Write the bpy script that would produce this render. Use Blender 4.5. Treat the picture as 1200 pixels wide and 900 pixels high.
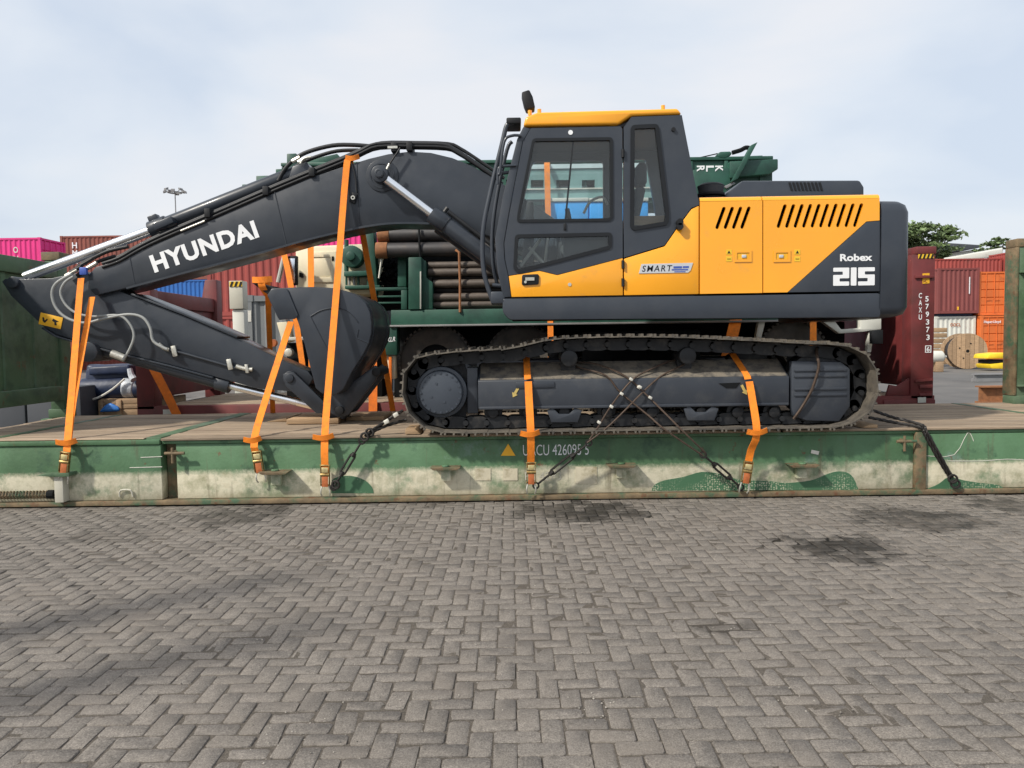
import bpy, bmesh, math, random
from mathutils import Vector, Matrix
from mathutils.geometry import tessellate_polygon
R = math.radians
rnd = random.Random(7)
for o in list(bpy.data.objects): bpy.data.objects.remove(o)
scene = bpy.context.scene
COL = scene.collection

# ------------------------------------------------------------------ camera
FPX, CX, CY = 903.0, 600.0, 450.0          # focal length in photo pixels (1200 wide)
CAM = Vector((0, 0, 1.46))
PITCH, ROLL = math.atan(50 / FPX), R(0.80)
_f = Vector((0, math.cos(PITCH), -math.sin(PITCH)))
_r0 = Vector((1, 0, 0)); _u0 = Vector((0, math.sin(PITCH), math.cos(PITCH)))
_r = _r0 * math.cos(ROLL) - _u0 * math.sin(ROLL)
_u = _r0 * math.sin(ROLL) + _u0 * math.cos(ROLL)
cd = bpy.data.cameras.new('camera'); cam = bpy.data.objects.new('camera', cd); COL.objects.link(cam)
cd.sensor_width = 36; cd.lens = 36 * FPX / 1200; cd.clip_start = 0.05; cd.clip_end = 2000
m = Matrix((_r, _u, -_f)).transposed().to_4x4(); m.translation = CAM
cam.matrix_world = m
scene.camera = cam

def P(px, py, Y):
    """point of the place that the photo shows at pixel (px,py), at depth Y metres"""
    d = _f * FPX + _r * (px - CX) + _u * (CY - py)
    return CAM + d * (Y / d.y)
def XZ(px, py, Y):
    p = P(px, py, Y); return (p.x, p.z)
def XZs(pts, Y): return [XZ(a, b, Y) for a, b in pts]

# ------------------------------------------------------------------ sky and sun
SUN_EL, SUN_DIR = 42.0, Vector((0.80, 0.60, 0))      # light travels right and away from the camera
sun_az = math.atan2(-SUN_DIR.x, -SUN_DIR.y)          # compass bearing of the sun itself
w = bpy.data.worlds.new('World'); scene.world = w; w.use_nodes = True
nt = w.node_tree; nt.nodes.clear()
N = nt.nodes.new; L = nt.links.new
out = N('ShaderNodeOutputWorld'); bg = N('ShaderNodeBackground'); L(bg.outputs[0], out.inputs[0])
sky = N('ShaderNodeTexSky'); sky.sky_type = 'NISHITA'; sky.sun_disc = False
sky.sun_elevation = R(SUN_EL); sky.sun_rotation = sun_az % (2 * math.pi); sky.dust_density = 3.0; sky.air_density = 1.2
sk = N('ShaderNodeVectorMath'); sk.operation = 'SCALE'; sk.inputs['Scale'].default_value = 0.12
L(sky.outputs[0], sk.inputs[0])
tc = N('ShaderNodeTexCoord'); mp = N('ShaderNodeMapping'); mp.inputs['Scale'].default_value = (1, 1, 2.6)
L(tc.outputs['Generated'], mp.inputs[0])
nz = N('ShaderNodeTexNoise'); nz.inputs['Scale'].default_value = 2.2; nz.inputs['Detail'].default_value = 7; nz.inputs['Roughness'].default_value = .46
nz.inputs['Distortion'].default_value = .35
L(mp.outputs[0], nz.inputs['Vector'])
rp = N('ShaderNodeValToRGB'); e = rp.color_ramp.elements
e[0].position = .38; e[0].color = (.60, .67, .775, 1); e[1].position = .62; e[1].color = (.79, .80, .83, 1)
x = e.new(.5); x.color = (.70, .75, .82, 1)
L(nz.outputs['Fac'], rp.inputs[0])
mx = N('ShaderNodeMix'); mx.data_type = 'RGBA'; mx.inputs['Factor'].default_value = .86
L(sk.outputs[0], mx.inputs['A']); L(rp.outputs[0], mx.inputs['B']); L(mx.outputs['Result'], bg.inputs[0])
bg.inputs[1].default_value = 1.0
sd = bpy.data.lights.new('sun', 'SUN'); sd.energy = 3.7; sd.angle = R(3.0); sd.color = (1, .94, .84)
so = bpy.data.objects.new('sun', sd); COL.objects.link(so)
ce = math.cos(R(SUN_EL))
so.rotation_euler = Vector((SUN_DIR.x * ce, SUN_DIR.y * ce, -math.sin(R(SUN_EL)))).to_track_quat('-Z', 'Y').to_euler()
so.location = (-6, -6, 12)
vs = scene.view_settings; vs.view_transform = 'Standard'; vs.look = 'None'; vs.exposure = 0.22; vs.gamma = 1; vs.use_curve_mapping = False
scene.render.engine = 'CYCLES'
scene.render.resolution_x = 1024; scene.render.resolution_y = 768
scene.cycles.max_bounces = 6; scene.cycles.transparent_max_bounces = 12

# ------------------------------------------------------------------ materials
def mat(name, col, rough=.5, metal=0., var=.12, scale=4., bump=0., bscale=60., dirt=None, coat=0., isl=0., stretch=None, spec=.5):
    """procedural paint/metal/wood: base colour, mottling, optional list of dirt layers (colour, threshold, softness, scale)"""
    M = bpy.data.materials.new(name); M.use_nodes = True; t = M.node_tree
    b = t.nodes['Principled BSDF']; n = t.nodes.new; l = t.links.new
    g = n('ShaderNodeNewGeometry'); vec = g.outputs['Position']
    if stretch:
        mpn = n('ShaderNodeMapping'); mpn.inputs['Scale'].default_value = stretch; l(vec, mpn.inputs[0]); vec = mpn.outputs[0]
    nz = n('ShaderNodeTexNoise'); nz.inputs['Scale'].default_value = scale; nz.inputs['Detail'].default_value = 6; nz.inputs['Roughness'].default_value = .6
    l(vec, nz.inputs['Vector'])
    mr = n('ShaderNodeMapRange'); mr.inputs[1].default_value = .3; mr.inputs[2].default_value = .7
    mr.inputs[3].default_value = 1 - var; mr.inputs[4].default_value = 1 + var
    l(nz.outputs['Fac'], mr.inputs[0]); val = mr.outputs[0]
    if isl:
        oi = n('ShaderNodeObjectInfo'); ad = n('ShaderNodeMath'); ad.operation = 'ADD'
        l(oi.outputs['Random'], ad.inputs[0]); l(g.outputs['Random Per Island'], ad.inputs[1])
        fr = n('ShaderNodeMath'); fr.operation = 'FRACT'; l(ad.outputs[0], fr.inputs[0])
        m2 = n('ShaderNodeMapRange'); m2.inputs[3].default_value = 1 - isl; m2.inputs[4].default_value = 1 + isl; l(fr.outputs[0], m2.inputs[0])
        mu = n('ShaderNodeMath'); mu.operation = 'MULTIPLY'; l(val, mu.inputs[0]); l(m2.outputs[0], mu.inputs[1]); val = mu.outputs[0]
    sc = n('ShaderNodeVectorMath'); sc.operation = 'SCALE'; sc.inputs[0].default_value = col[:3]; l(val, sc.inputs['Scale'])
    cout = sc.outputs[0]; rout = None
    for i, (dc, th, soft, dsc) in enumerate(dirt or []):
        dn = n('ShaderNodeTexNoise'); dn.inputs['Scale'].default_value = dsc; dn.inputs['Detail'].default_value = 8; dn.inputs['Roughness'].default_value = .68
        off = n('ShaderNodeVectorMath'); off.operation = 'ADD'; off.inputs[1].default_value = (3.1 * i + 1.7, 7.3 * i, 2.2); l(vec, off.inputs[0]); l(off.outputs[0], dn.inputs['Vector'])
        dr = n('ShaderNodeMapRange'); dr.inputs[1].default_value = th - soft; dr.inputs[2].default_value = th + soft; l(dn.outputs['Fac'], dr.inputs[0])
        dm = n('ShaderNodeMix'); dm.data_type = 'RGBA'; l(dr.outputs[0], dm.inputs['Factor']); l(cout, dm.inputs['A']); dm.inputs['B'].default_value = (*dc, 1)
        cout = dm.outputs['Result']; rout = dr.outputs[0] if rout is None else rout
    l(cout, b.inputs['Base Color'])
    b.inputs['Metallic'].default_value = metal; b.inputs['Coat Weight'].default_value = coat; b.inputs['Coat Roughness'].default_value = .12
    b.inputs['Specular IOR Level'].default_value = spec
    rr = n('ShaderNodeMapRange'); rr.inputs[1].default_value = .3; rr.inputs[2].default_value = .7
    rr.inputs[3].default_value = max(.03, rough - .07); rr.inputs[4].default_value = min(1, rough + .1); l(nz.outputs['Fac'], rr.inputs[0]); l(rr.outputs[0], b.inputs['Roughness'])
    if bump:
        bn = n('ShaderNodeTexNoise'); bn.inputs['Scale'].default_value = bscale; bn.inputs['Detail'].default_value = 5; l(vec, bn.inputs['Vector'])
        bp = n('ShaderNodeBump'); bp.inputs['Strength'].default_value = bump; bp.inputs['Distance'].default_value = .01
        l(bn.outputs['Fac'], bp.inputs['Height']); l(bp.outputs[0], b.inputs['Normal'])
    return M

RUST = (.13, .05, .022)
DUST = (.20, .18, .155)
M = {}
M['yellow'] = mat('yellow_paint', (.90, .375, .012), .30, var=.04, scale=2, coat=.5, dirt=[((.70, .32, .05), .70, .10, 5)])
M['grey'] = mat('charcoal_paint', (.031, .038, .050), .38, var=.08, spec=.4, coat=.2, dirt=[((.044, .050, .060), .60, .14, 2.2), ((.10, .10, .098), .74, .05, 7)])
M['greyb'] = mat('charcoal_boom_paint', (.026, .032, .042), .36, var=.12, spec=.4, coat=.15, dirt=[((.036, .041, .049), .58, .14, 1.5), ((.10, .10, .10), .74, .03, 11)])
M['black'] = mat('black_plastic', (.009, .010, .012), .6, var=.2, spec=.35)
M['rubber'] = mat('hose_rubber', (.013, .014, .016), .5, var=.2, spec=.4)
M['gasket'] = mat('window_gasket', (.010, .012, .015), .6, spec=.3)
M['steel'] = mat('chrome_rod', (.86, .87, .88), .20, 1.0, var=.05)
M['greyhose'] = mat('pale_hose', (.30, .31, .30), .5, var=.12)
M['fitting'] = mat('zinc_fitting', (.55, .54, .48), .38, .6, var=.2, scale=30)
M['track'] = mat('track_steel', (.070, .063, .054), .68, .1, var=.35, scale=12, dirt=[((.155, .134, .105), .50, .13, 5), ((.035, .032, .03), .62, .08, 16)], bump=.25, bscale=70)
M['trackd'] = mat('track_chain_steel', (.013, .014, .016), .5, .2, var=.3, scale=14, dirt=[((.065, .058, .05), .63, .1, 6)])
M['frame'] = mat('track_frame_paint', (.031, .037, .048), .46, var=.10, coat=.1, dirt=[((.058, .062, .068), .62, .12, 5)])
M['frametop'] = mat('dusty_frame_top', (.055, .055, .056), .7, var=.2, dirt=[((.19, .165, .13), .46, .1, 9)], bump=.3, bscale=90)
M['white'] = mat('white_print', (.80, .81, .82), .45, var=.04)
M['orange'] = mat('orange_webbing', (.90, .245, .014), .72, var=.16, scale=16, bump=.5, bscale=300, dirt=[((.50, .14, .03), .66, .08, 9)])
M['orange_d'] = mat('dusty_orange_webbing', (.74, .17, .014), .78, var=.2, scale=11, bump=.25, bscale=300)
M['ratchet'] = mat('yellow_zinc_ratchet', (.34, .24, .09), .42, .7, var=.3, scale=40, dirt=[((.10, .05, .03), .58, .1, 40)])
M['redtag'] = mat('red_hook_strap', (.42, .12, .035), .6, var=.2, scale=30)
M['rope'] = mat('brown_wire_rope', (.075, .050, .036), .65, .3, var=.35, scale=60)
M['chain'] = mat('dark_chain', (.030, .027, .025), .5, .5, var=.3, scale=40)
M['clip'] = mat('galvanised_clip', (.68, .66, .58), .45, .4, var=.1)
M['maroon'] = mat('maroon_paint', (.150, .026, .026), .55, var=.14, dirt=[((.085, .022, .02), .58, .12, 2.5), (RUST, .73, .03, 7)])
M['wood'] = mat('weathered_deck_wood', (.33, .25, .175), .82, var=.30, scale=5, stretch=(.35, 6, 6), isl=.22, bump=.5, bscale=30, dirt=[((.14, .105, .075), .58, .12, 2.4), ((.45, .37, .28), .66, .1, 3.5)])
M['wood2'] = mat('fresh_dunnage_wood', (.33, .22, .125), .8, var=.25, scale=6, stretch=(.5, 5, 5), isl=.2, bump=.4, bscale=30)
M['rigger'] = mat('rig_green', (.020, .085, .058), .5, var=.15, dirt=[((.012, .045, .034), .58, .12, 3), ((.10, .13, .10), .74, .05, 5)])
M['tyre'] = mat('dusty_tyre', (.085, .078, .070), .85, var=.25, scale=9, bump=.3, bscale=50, dirt=[((.13, .11, .09), .56, .12, 6)])
M['dark'] = mat('dark_machinery_and_shade', (.006, .007, .008), .8, var=.3, spec=.2)  # also stands in for shade under the rig and behind door slots
M['pipe_d'] = mat('dark_pipe', (.040, .038, .039), .55, .2, var=.25, dirt=[((.075, .058, .048), .64, .1, 5)])
M['pipe_r'] = mat('rusty_brown_pipe', (.098, .078, .064), .6, .15, var=.25, dirt=[((.062, .05, .042), .56, .12, 6)])
M['rustend'] = mat('rusty_pipe_end', (.26, .11, .045), .8, var=.3, scale=14)
M['cream'] = mat('cream_paint', (.74, .67, .48), .5, var=.08, dirt=[((.36, .30, .2), .70, .08, 3)])
M['lcream'] = mat('worn_cream_paint', (.50, .48, .40), .6, var=.1, dirt=[(RUST, .69, .04, 5)])
M['bluetarp'] = mat('navy_wrapping', (.010, .020, .055), .5, var=.3, scale=7, bump=.6, bscale=9)
M['bluepl'] = mat('blue_plastic', (.03, .17, .52), .45, var=.15)
M['skyblue'] = mat('pale_blue_tank_paint', (.03, .36, .86), .4, var=.08)
M['plastwrap'] = mat('clear_stretch_wrap', (.50, .53, .57), .25, var=.25, scale=14, bump=.8, bscale=22)
M['hazy'] = mat('hazard_yellow', (.80, .50, .03), .5, var=.12)
M['brown'] = mat('oxide_brown_paint', (.235, .070, .048), .6, var=.12, scale=1.2, dirt=[((.13, .05, .035), .62, .1, 1.2)])
M['red'] = mat('oxide_red_paint', (.30, .052, .042), .6, var=.10, scale=1.2, dirt=[((.19, .05, .04), .64, .1, 1.4)])
M['pink'] = mat('magenta_paint', (.72, .03, .22), .5, var=.06, scale=1.)
M['cblue'] = mat('blue_container_paint', (.02, .13, .42), .55, var=.1, scale=1.)
M['corange'] = mat('orange_container_paint', (.66, .15, .03), .58, var=.1, scale=1., dirt=[((.36, .10, .03), .66, .08, 1.6)])
M['cmaroon'] = mat('dull_maroon_paint', (.20, .050, .045), .6, var=.1, scale=1.)
M['cwhite'] = mat('off_white_container_paint', (.60, .60, .54), .6, var=.08, scale=1., dirt=[((.36, .32, .25), .68, .08, 1.5)])
M['cgrey'] = mat('grey_container_paint', (.17, .18, .185), .6, var=.1, scale=2.)
M['bark'] = mat('bark', (.10, .075, .055), .9, var=.3)
M['leaf'] = mat('leaf_green', (.105, .155, .058), .6, isl=.55, var=.3, scale=.7)
M['shed'] = mat('dark_shed_roof', (.055, .06, .07), .6)
M['lampmetal'] = mat('lamp_mast_metal', (.25, .25, .25), .5, .3)
M['reelwood'] = mat('reel_plywood', (.33, .22, .13), .8, var=.25, scale=8, isl=.18, stretch=(1, 1, 5))
M['yellowobj'] = mat('yellow_machine_paint', (.80, .55, .02), .5)
M['interior'] = mat('cab_interior_plastic', (.05, .055, .062), .6, var=.1)
M['pale'] = mat('pale_cab_trim', (.42, .42, .38), .6, var=.1)
M['seat'] = mat('seat_fabric', (.035, .037, .042), .85, bump=.2, bscale=200)
M['label'] = mat('paper_label', (.62, .60, .54), .7, var=.12, scale=15)
M['decaly'] = mat('yellow_decal', (.80, .42, .02), .5, var=.1)
M['netting'] = mat('green_netting', (.018, .115, .055), .7, var=.2)
M['blueprint'] = mat('blue_print', (.05, .10, .40), .5)
M['teal'] = mat('pale_teal_mast_panel', (.20, .34, .33), .5, var=.15)
M['tealtop'] = mat('painted_sunlit_mast_top', (.62, .72, .74), .5, var=.1)
M['alu'] = mat('silver_badge', (.62, .63, .64), .35, .4, var=.05)

def glass(name, tint, ior=1.45):
    G = bpy.data.materials.new(name); G.use_nodes = True; t = G.node_tree; t.nodes.clear(); n = t.nodes.new
    o = n('ShaderNodeOutputMaterial'); mxs = n('ShaderNodeMixShader'); fr = n('ShaderNodeFresnel'); fr.inputs[0].default_value = ior
    tr = n('ShaderNodeBsdfTransparent'); tr.inputs[0].default_value = (*tint, 1); gl = n('ShaderNodeBsdfGlossy'); gl.inputs['Roughness'].default_value = .015
    df = n('ShaderNodeBsdfDiffuse'); df.inputs[0].default_value = (.55, .6, .6, 1); dm = n('ShaderNodeMixShader'); dm.inputs[0].default_value = .018   # diffuse share for a film of dust and reflected haze
    t.links.new(tr.outputs[0], dm.inputs[1]); t.links.new(df.outputs[0], dm.inputs[2]); t.links.new(fr.outputs[0], mxs.inputs[0]); t.links.new(dm.outputs[0], mxs.inputs[1]); t.links.new(gl.outputs[0], mxs.inputs[2]); t.links.new(mxs.outputs[0], o.inputs[0])
    return G
M['glass'] = glass('tinted_cab_glass', (.92, .95, .95), 1.5)

# ------------------------------------------------------------------ mesh helpers
def root_of(o):
    while o.parent: o = o.parent
    return o
def tag(o, label=None, cat=None, group=None, kind=None):
    if label: o['label'] = label
    if cat: o['category'] = cat
    if group: o['group'] = group
    if kind: o['kind'] = kind
    return o
def thing(name, loc, label, cat, group=None):
    o = bpy.data.objects.new(name, None); COL.objects.link(o); o.location = loc; o.empty_display_size = .2
    return tag(o, label, cat, group)

class MB:
    def __init__(s): s.v = []; s.f = []
    def add(s, vs, fs):
        k = len(s.v); s.v += [Vector(p) for p in vs]; s.f += [[i + k for i in f] for f in fs]; return s
    def box(s, x0, x1, y0, y1, z0, z1):
        return s.add([(x, y, z) for z in (z0, z1) for y in (y0, y1) for x in (x0, x1)],
                     [(0, 2, 3, 1), (4, 5, 7, 6), (0, 1, 5, 4), (2, 6, 7, 3), (0, 4, 6, 2), (1, 3, 7, 5)])
    def obox(s, c, ax, ay, az):
        c = Vector(c); ax, ay, az = Vector(ax), Vector(ay), Vector(az)
        return s.add([c + ax * i + ay * j + az * k for k in (-1, 1) for j in (-1, 1) for i in (-1, 1)],
                     [(0, 2, 3, 1), (4, 5, 7, 6), (0, 1, 5, 4), (2, 6, 7, 3), (0, 4, 6, 2), (1, 3, 7, 5)])
    def prism(s, poly, y0, y1, holes=()):
        """polygon in XZ (world) pushed from depth y0 to y1, with holes"""
        if not holes:
            n = len(poly)
            return s.add([(x, y0, z) for x, z in poly] + [(x, y1, z) for x, z in poly],
                         [list(range(n)), list(range(2 * n - 1, n - 1, -1))] + [(i, i + n, (i + 1) % n + n, (i + 1) % n) for i in range(n)])
        loops = [poly] + list(holes); allp = [p for lp in loops for p in lp]; n = len(allp)
        tri = tessellate_polygon([[Vector((x, z, 0)) for x, z in lp] for lp in loops])
        fs = [list(t) for t in tri] + [[i + n for i in reversed(t)] for t in tri]
        k = 0
        for lp in loops:
            q = len(lp); fs += [(k + i, k + i + n, k + (i + 1) % q + n, k + (i + 1) % q) for i in range(q)]; k += q
        return s.add([(x, y0, z) for x, z in allp] + [(x, y1, z) for x, z in allp], fs)
    def loft(s, secs, cap=True):
        n = len(secs[0]); fs = []
        for k in range(len(secs) - 1):
            fs += [(k * n + i, k * n + (i + 1) % n, (k + 1) * n + (i + 1) % n, (k + 1) * n + i) for i in range(n)]
        if cap: fs += [list(range(n - 1, -1, -1)), [(len(secs) - 1) * n + i for i in range(n)]]
        return s.add([p for sec in secs for p in sec], fs)
    def cyl(s, p0, p1, r0, r1=None, n=16):
        p0, p1 = Vector(p0), Vector(p1); r1 = r0 if r1 is None else r1
        a = (p1 - p0).normalized(); b = a.orthogonal().normalized(); c = a.cross(b)
        ring = lambda p, r: [p + (b * math.cos(2 * math.pi * i / n) + c * math.sin(2 * math.pi * i / n)) * r for i in range(n)]
        return s.loft([ring(p0, r0), ring(p1, r1)])
    def ring(s, c, ax, ro, ri, h, n=24):
        """flat annulus of thickness h along ax starting at c"""
        c = Vector(c); a = Vector(ax).normalized(); b = a.orthogonal().normalized(); d = a.cross(b)
        q = lambda r, o: [c + a * o + (b * math.cos(2 * math.pi * i / n) + d * math.sin(2 * math.pi * i / n)) * r for i in range(n)]
        k = len(s.v); s.v += q(ri, 0) + q(ro, 0) + q(ro, h) + q(ri, h)
        for i in range(n):
            j = (i + 1) % n
            for t in range(4):
                u = (t + 1) % 4; s.f.append([k + t * n + i, k + t * n + j, k + u * n + j, k + u * n + i])
        return s
    def tube(s, path, r, n=8, smooth=0, r1=None):
        pts = [Vector(p) for p in path]
        if smooth: pts = spline(pts, smooth)
        secs = []; prev = None
        for i, p in enumerate(pts):
            t = (pts[min(i + 1, len(pts) - 1)] - pts[max(i - 1, 0)]).normalized()
            if prev is None: b = t.orthogonal().normalized()
            else:
                b = prev - t * prev.dot(t); b = b.normalized() if b.length > 1e-6 else t.orthogonal().normalized()
            prev = b; c = t.cross(b); rr = r if r1 is None else r + (r1 - r) * i / (len(pts) - 1)
            secs.append([p + (b * math.cos(2 * math.pi * k / n) + c * math.sin(2 * math.pi * k / n)) * rr for k in range(n)])
        return s.loft(secs)
    def ribbon(s, path, wdir, width, th, smooth=0):
        pts = [Vector(p) for p in path]
        if smooth: pts = spline(pts, smooth)
        secs = []
        for i, p in enumerate(pts):
            t = (pts[min(i + 1, len(pts) - 1)] - pts[max(i - 1, 0)]).normalized()
            wv = Vector(wdir); wv = (wv - t * wv.dot(t)).normalized(); nn = t.cross(wv)
            secs.append([p + wv * width / 2 + nn * th / 2, p - wv * width / 2 + nn * th / 2, p - wv * width / 2 - nn * th / 2, p + wv * width / 2 - nn * th / 2])
        return s.loft(secs)
    def build(s, name, m, parent=None, bev=0, seg=2, smooth=True, local=False, ang=32):
        bm = bmesh.new(); off = Vector((0, 0, 0)) if (local or parent is None) else root_of(parent).location
        vs = [bm.verts.new(p - off) for p in s.v]
        for f in s.f:
            try: bm.faces.new([vs[i] for i in f])
            except ValueError: pass
        bmesh.ops.recalc_face_normals(bm, faces=bm.faces)
        if bev:
            bm.normal_update()
            es = [e for e in bm.edges if len(e.link_faces) == 2 and e.calc_face_angle(0) > R(28)]
            bmesh.ops.bevel(bm, geom=es, offset=bev, segments=seg, profile=.5, affect='EDGES', clamp_overlap=True)
        me = bpy.data.meshes.new(name); bm.to_mesh(me); bm.free()
        if smooth:
            me.shade_smooth(); me.set_sharp_from_angle(angle=R(ang))
        me.materials.append(M[m] if isinstance(m, str) else m)
        o = bpy.data.objects.new(name, me); COL.objects.link(o)
        if parent: o.parent = parent
        return o

def spline(pts, k):
    """Catmull-Rom through pts, k steps per span"""
    out = []; n = len(pts)
    for i in range(n - 1):
        p0, p1, p2, p3 = pts[max(i - 1, 0)], pts[i], pts[i + 1], pts[min(i + 2, n - 1)]
        for j in range(k):
            t = j / k
            out.append(.5 * ((2 * p1) + (p2 - p0) * t + (2 * p0 - 5 * p1 + 4 * p2 - p3) * t * t + (3 * p1 - p0 - 3 * p2 + p3) * t ** 3))
    out.append(pts[-1]); return out
def roundpoly(pts, r, k=4):
    """round the corners of a 2D polygon"""
    out = []; n = len(pts)
    for i in range(n):
        a, b, c = Vector(pts[i - 1]), Vector(pts[i]), Vector(pts[(i + 1) % n])
        ra = min(r, (a - b).length * .45, (c - b).length * .45)
        s, e2 = b + (a - b).normalized() * ra, b + (c - b).normalized() * ra
        for j in range(k + 1):
            t = j / k; q = s * (1 - t) ** 2 + b * 2 * t * (1 - t) + e2 * t * t; out.append((q.x, q.y))
    return out
def inset(poly, d):
    c = Vector((sum(p[0] for p in poly) / len(poly), sum(p[1] for p in poly) / len(poly)))
    out = []; n = len(poly); area = sum(poly[i][0] * poly[(i + 1) % n][1] - poly[(i + 1) % n][0] * poly[i][1] for i in range(n))
    sgn = 1 if area > 0 else -1
    for i in range(n):
        a, b, cc = Vector(poly[i - 1]), Vector(poly[i]), Vector(poly[(i + 1) % n])
        n1 = Vector((-(b - a).y, (b - a).x)).normalized() * sgn; n2 = Vector((-(cc - b).y, (cc - b).x)).normalized() * sgn
        h = (n1 + n2); h = h / max(.35, h.length_squared / 2) if h.length else n1
        out.append((b.x + h.x * d, b.y + h.y * d))
    return out
_txt = {}
def text_mesh(s, bold=.0, space=1.0):
    cu = bpy.data.curves.new('lettering', 'FONT'); cu.body = s; cu.size = 1; cu.offset = bold; cu.space_character = space; cu.resolution_u = 3
    o = bpy.data.objects.new('lettering', cu); COL.objects.link(o)
    dg = bpy.context.evaluated_depsgraph_get(); me = bpy.data.meshes.new_from_object(o.evaluated_get(dg))
    bpy.data.objects.remove(o); bpy.data.curves.remove(cu); return me
def text(s, bl, xdir, updir, width, height, m, parent, bold=.02, space=1.0, slant=0):
    """flat lettering; bl = bottom-left corner, xdir/updir = reading and up directions, fitted to width x height"""
    me = text_mesh(s, bold, space)
    xs = [v.co.x for v in me.vertices]; ys = [v.co.y for v in me.vertices]
    x0, x1, y0, y1 = min(xs), max(xs), min(ys), max(ys)
    X = Vector(xdir).normalized(); U = Vector(updir).normalized(); off = root_of(parent).location
    for v in me.vertices:
        a = (v.co.x - x0) / (x1 - x0) * width; b = (v.co.y - y0) / (y1 - y0) * height
        v.co = Vector(bl) + X * (a + slant * b) + U * b - off
    me.materials.clear(); me.materials.append(M[m]); me.name = 'lettering'
    o = bpy.data.objects.new('lettering', me); COL.objects.link(o); o.parent = parent; return o
def clone(o, parent=None, loc=None, **kw):
    c = o.copy(); COL.objects.link(c); c.parent = parent
    if loc is not None: c.location = loc
    for ch in list(o.children): clone(ch, c)
    return c
# ================================================================== ground and block pavement
def ground_mat():
    G = mat('yard_asphalt', (.105, .100, .094), .85, var=.25, scale=.6, bump=.4, bscale=40, dirt=[((.17, .155, .14), .60, .12, .25), ((.05, .048, .046), .66, .06, .5)])
    return G
g = MB().box(-400, 400, -60, 900, -.6, -.11).build('ground', ground_mat(), smooth=False); tag(g, kind='structure')
# raised yard surface behind the pavement strip (concrete/asphalt apron, top at z = -0.004)
g2 = MB().box(-90, 90, 7.35, 160, -.3, -.006).build('yard', M.get('yard') or ground_mat(), smooth=False); tag(g2, kind='structure')

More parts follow.
